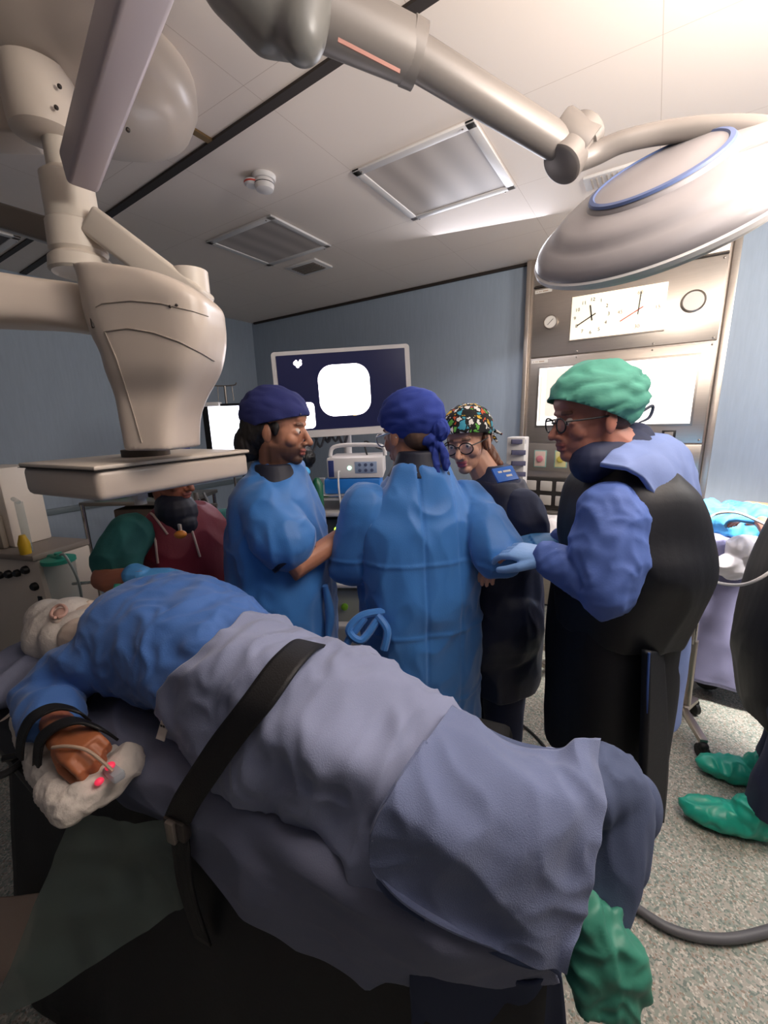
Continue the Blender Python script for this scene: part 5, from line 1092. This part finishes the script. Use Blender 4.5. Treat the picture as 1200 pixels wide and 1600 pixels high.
# suction jar
jc = P(98, 905, 1.95); t = thing('suction_jar', jc+V((0, 0, -.12)), 'clear suction jar with green lid beside the cream machine', 'jar')
b = MB(); b.lathe([(.045, -.11), (.055, -.10), (.062, .08), (.064, .09)], jc, seg=28); b.obj('jar_body', M_acryl, t)
b = MB(); b.lathe([(.068, .088), (.068, .105), (.05, .112)], jc, seg=28); b.capsule([jc+V((-.1, -.02, .105)), jc+V((.03, 0, .112))], [.008, .02]); b.tube([jc+V((.01, 0, .11)), jc+V((.01, 0, .135))], .016); b.obj('jar_lid', M_green, t)
b = MB(); b.tube([jc+V((.02, 0, .12)), jc+V((.09, 0, .13)), jc+V((.12, .02, .0)), jc+V((.08, .02, -.14)), jc+V((-.02, 0, -.15)), jc+V((-.06, 0, -.3))], .006, 8, sm=6); b.obj('hose', mat('hose_clear', '8f9a96', .3), t)
b = MB(); b.tube([jc+V((.05, .02, -.02)), jc+V((.36, .14, .02))], .008); b.tube([jc+V((.05, .02, -.16)), jc+V((.3, .12, -.13))], .008); b.obj('holder_rail', M_chrome, t)
# tray trolley behind
to2 = P(215, 787, 2.4); t = thing('tray_trolley', V((to2.x, to2.y, 0)), 'metal trolley with a cluttered steel tray behind the burgundy vest assistant', 'trolley')
b = MB(); plate(b, to2, tx, tn, -.36, .30, -.012, .012, -.4, 0, .004); b.obj('tray', M_steel2, t)
for u, d in ((-.34, 0), (-.34, -.38), (.28, 0), (.28, -.38)): MB().tube([to2+tx*u+tn*d, V((to2.x, to2.y, .06))+tx*u+tn*d], .012).obj('leg', M_chrome, t)
for u, d in ((-.34, 0), (-.34, -.38), (.28, 0), (.28, -.38)): MB().lathe([(.03, -.012), (.034, 0), (.03, .012)], V((to2.x, to2.y, .035))+tx*u+tn*d, tx, 16).obj('caster', M_rubber, t)
b = MB(); plate(b, to2, tx, tn, -.36, .30, -.55, -.53, -.4, 0, .004); b.obj('lower_shelf', M_steel2, t)
b = MB(); plate(b, to2, tx, tn, -.18, .25, -.52, -.04, -.36, -.03, .01); tag(b.obj('storage_box', mat('brown_box', '4e4038', .7)), 'brown box on the lower shelf of the tray trolley', 'box')
b = MB()
for k in range(7): c = to2+tx*(-.3+k*.085)-tn*(.1+.05*(k % 3))+V((0, 0, .03)); b.ell(c, (.05, .035, .022+.006*(k % 2)))
o = link('instrument_packs', clay(b, .005, 2, folds(.006, (30, 30, 30))), mat('pack_green', '6fa596', .4)); tag(o, 'heap of pale green packaged supplies on the steel tray', 'supplies'); o['kind'] = 'stuff'
b = MB(); c = P(310, 800, 2.45); b.tube([c+V((0, 0, -.55)), c+V((0, 0, .12))], .016); b.tube([c+V((-.1, -.06, .04)), c+V((.1, .06, .04))], .012); tag(b.obj('steel_post', M_steel2), 'upright steel post between the burgundy vest and the bearded man', 'post')
b = MB(); b.tube([P(318, 770, 2.4), P(330, 800, 2.4), P(322, 830, 2.4), P(305, 815, 2.4), P(312, 780, 2.4)], .008, 8, sm=6); tag(b.obj('coiled_hose', M_cable), 'grey coiled hose behind the burgundy vest shoulder', 'hose')

# ------------------------------------------------------------------ right side
st0 = V((.30, 2.33, 0)); t = thing('mayo_stand', st0, 'steel wheeled stand with round pole beside the black apron', 'stand')
top_ = P(1096, 880, 2.02); b = MB(); b.tube([P(1071, 1104, 2.16), P(1084, 1000, 2.08)], .021, 20); b.obj('lower_pole', M_steel2, t)
b = MB(); b.tube([P(1083, 1005, 2.08), P(1097, 880, 1.99)], .016, 20); b.obj('upper_pole', M_chrome, t)
b = MB(); c = P(1089, 938, 2.04); b.tube([c+V((0, 0, -.025)), c+V((0, 0, .025))], .026, 20); b.tube([c+V((-.12, -.0, .01)), c+V((.04, 0, .01))], .010); b.obj('clamp', M_steel2, t)
hub = Z(1068, 1108, .10); 
for q_ in ((1045, 1106), (1100, 1172), (1086, 1104)):
    e_ = Z(q_[0], q_[1]-12, .09); 
    b = MB(); b.box((hub+e_)/2, ((e_-hub).length, .035, .028), frame(e_-hub), bev=.006); b.obj('leg', M_steel2, t)
    b = MB(); b.lathe([(.03, -.016), (.038, -.01), (.038, .01), (.03, .016)], V((e_.x, e_.y, .038)), V((.8, .6, 0)), 24); b.ell(V((e_.x, e_.y, .07)), (.022, .022, .02)); b.obj('caster', M_rubber, t)
# instrument table with lilac drape
t = thing('instrument_table', (.85, 2.95, 0), 'instrument table with lilac drape to near floor at the right edge', 'table')
b = MB(); b.box((.87, 3.0, .90), (1.15, .55, .03), bev=.01); b.obj('tabletop', M_steel2, t)
for x, y in ((.36, 2.78), (1.38, 2.78), (.36, 3.2), (1.38, 3.2)): MB().tube([(x, y, .9), (x, y, .08)], .015).obj('leg', M_chrome, t)
for x, y in ((.42, 2.80), (1.38, 2.78), (.36, 3.2), (1.38, 3.2)): MB().lathe([(.05, -.015), (.06, 0), (.05, .015)], (x, y, .062), V((0, 1, 0)), 20).obj('caster', M_rubber, t)
rows = []
for k in range(9):
    x = .30+k*.15; rows.append([V((x, 3.25, .93)), V((x, 2.9, .935)), V((x, 2.73, .925)), V((x, 2.68-.012*(k % 2), .7)), V((x, 2.665-.02*(k % 2), .4)), V((x, 2.66, .12))])
link('drape', patch(rows, 8, 8, folds(.010, (8, 8, 3), 5, .004, (3, 3, 14)), .004), M_lilac, t)
rows = [[V((.30, 3.25, .93)), V((.30, 2.9, .93)), V((.30, 2.70, .93))], [V((.27, 3.25, .5)), V((.27, 2.9, .5)), V((.28, 2.7, .5))], [V((.26, 3.25, .12)), V((.26, 2.9, .12)), V((.27, 2.68, .12))]]
link('drape_side', patch(rows, 8, 8, folds(.006, (8, 8, 3), 5), .004), M_lilac, t)
b = MB(); b.ell((.50, 2.92, 1.0), (.22, .18, .09)); b.ell((.36, 2.95, 1.03), (.12, .12, .07)); b.ell((.68, 2.86, .99), (.14, .12, .05)); tag(link('surgical_drape', clay(b, .007, 3, folds(.022, (9, 9, 9), 5, .006, (24, 24, 24))), M_lblue), 'crumpled bright light blue drape lying on the lilac covered table', 'drape')
b = MB(); b.ell((.48, 2.68, .9), (.10, .07, .08)); b.ell((.42, 2.66, .83), (.07, .06, .07)); tag(link('white_gauze', clay(b, .006, 3, folds(.014, (14, 14, 14), 5)), mat('bright_gauze', 'f4f0f4', .9)), 'brightly lit white gauze on the near edge of the lilac table', 'gauze')
# gloved hand and forearm reaching across the far side
t = person((.95, 3.15, 0), 'partly seen far person whose gloved arm reaches over the light blue drape')
b = MB(); w1 = P(1168, 792, 2.45); el = P(1215, 800, 2.5); b.capsule([el, w1], [.05, .036]); hand_prims(b, w1, P(1130, 782, 2.4)-w1, V((0, -.3, 1)), 1, (.4, .45, .5, .5))
b.capsule([el, el+V((.3, .05, .1)), V((1.62, 3.0, 1.36))], [.05, .055, .06]); b.rings([(V((1.68, 3.1, .05)), .14, .1), (V((1.68, 3.1, .9)), .17, .12), (V((1.68, 3.1, 1.3)), .19, .11), (V((1.68, 3.1, 1.42)), .1, .08)], V((0, 1, 0)), V((1, 0, 0)), 24, 2.2, 4); hm = head_prims(b, V((1.63, 3.1, 1.63)), PI, .2); b.capsule([(1.67, 3.1, 1.4), (1.65, 3.1, 1.56)], [.06, .055])
me = clay(b, .005, 2); vcolor(me, lambda p: hexc('c08a6c')); link('body', me, M_skin, t)
b = MB(); hand_prims(b, w1, P(1130, 782, 2.4)-w1, V((0, -.3, 1)), 1, (.4, .45, .5, .5), 1.12); link('glove', clay(b, .0035, 1), M_glove, t)
b = MB(); b.rings([(V((1.68, 3.1, .4)), .19, .14), (V((1.68, 3.1, .9)), .19, .14), (V((1.68, 3.1, 1.3)), .21, .13), (V((1.68, 3.1, 1.44)), .11, .09)], V((0, 1, 0)), V((1, 0, 0)), 24, 2.2, 4); link('gown', clay(b, .008, 3), M_gown, t)
# cords
b = MB(); b.tube([P(1100, 815, 1.9), P(1120, 803, 1.88), P(1150, 801, 1.8), P(1180, 812, 1.75), P(1215, 830, 1.7)], .006, 8, sm=6); tag(b.obj('light_cable', M_white), 'white cord arching over the bright gauze at the right', 'cable')
b = MB(); b.tube([P(1092, 897, 1.85), P(1120, 910, 1.7), P(1155, 914, 1.55), P(1185, 905, 1.48), P(1215, 885, 1.45)], .006, 8, sm=6); tag(b.obj('suction_tube', M_white), 'white tube sagging in front of the lilac drape', 'tube')
# middle cart with white cloth
t = thing('supply_table', (-.33, 2.7, 0), 'small steel table with white cloth under the socket row behind the woman', 'table')
b = MB(); b.box((-.30, 2.75, .88), (.62, .5, .03), bev=.008); b.obj('tabletop', M_steel2, t)
rows = [[V((x, 3.0, .905)), V((x, 2.75, .93+.02*(i % 2))), V((x, 2.52, .915)), V((x, 2.47, .86))] for i, x in enumerate((-.6, -.45, -.3, -.15, 0))]
link('white_cloth', patch(rows, 8, 8, folds(.02, (9, 9, 9), 2), .004), mat('white_cloth', 'd9d3d0', .9), t)
for x, y in ((-.56, 2.6), (-.04, 2.6)):
    MB().tube([(x, y, .88), (x, y, .12)], .014).obj('leg', M_chrome, t)
b = MB(); b.box((-.42, 2.6, .12), (.38, .035, .035), bev=.004); b.box((-.3, 2.6, .12), (.04, .5, .035), Matrix.Rotation(-.5, 3, 'Z'), bev=.004); b.obj('foot_bar', M_steel2, t)
for x, y in ((-.60, 2.6), (-.14, 2.38), (-.2, 2.82)): MB().lathe([(.04, -.015), (.05, 0), (.04, .015)], (x, y, .052), V((0, 1, 0)), 20).obj('caster', M_rubber, t)
b = MB(); rc_ = P(808, 720, 2.6); b.box((rc_.x, rc_.y, (rc_.z+.15)/2+.45), (.11, .1, rc_.z+.15-.9), bev=.006); t = tag(b.obj('document_rack', M_white), 'white slotted rack behind the woman shoulder', 'rack')
for k in range(4): b = MB(); b.box(P(810, 690+k*17, 2.52), (.085, .02, .028), frame(CR), bev=.002); b.obj('rack_slot', mat('slot_dark', '4b4a66', .6), t)
# red plug and floor cables
rp = Z(797, 1120, .04); b = MB(); b.capsule([rp+V((-.04, .0, 0)), rp+V((.03, .02, 0))], [.025, .02]); tag(b.obj('red_plug', M_red), 'small red connector on the floor beside the woman', 'plug')
b = MB(); b.tube([Z(803, 1124, .03), Z(825, 1140, .008), Z(845, 1160, .008), Z(856, 1180, .008), Z(850, 1230, .008)], .007, 8, sm=6); tag(b.obj('power_cable', M_rubber), 'thin dark cable on the floor leading from the red connector', 'cable')
b = MB(); b.tube([Z(940, 1380, .02), Z(1000, 1422, .02), Z(1050, 1452, .02), (Z(1110, 1466, .02)), Z(1170, 1462, .02), Z(1260, 1435, .02)], .014, 12, sm=8); tag(b.obj('floor_hose', M_cable), 'grey hose curving across the speckled floor at lower right', 'hose')
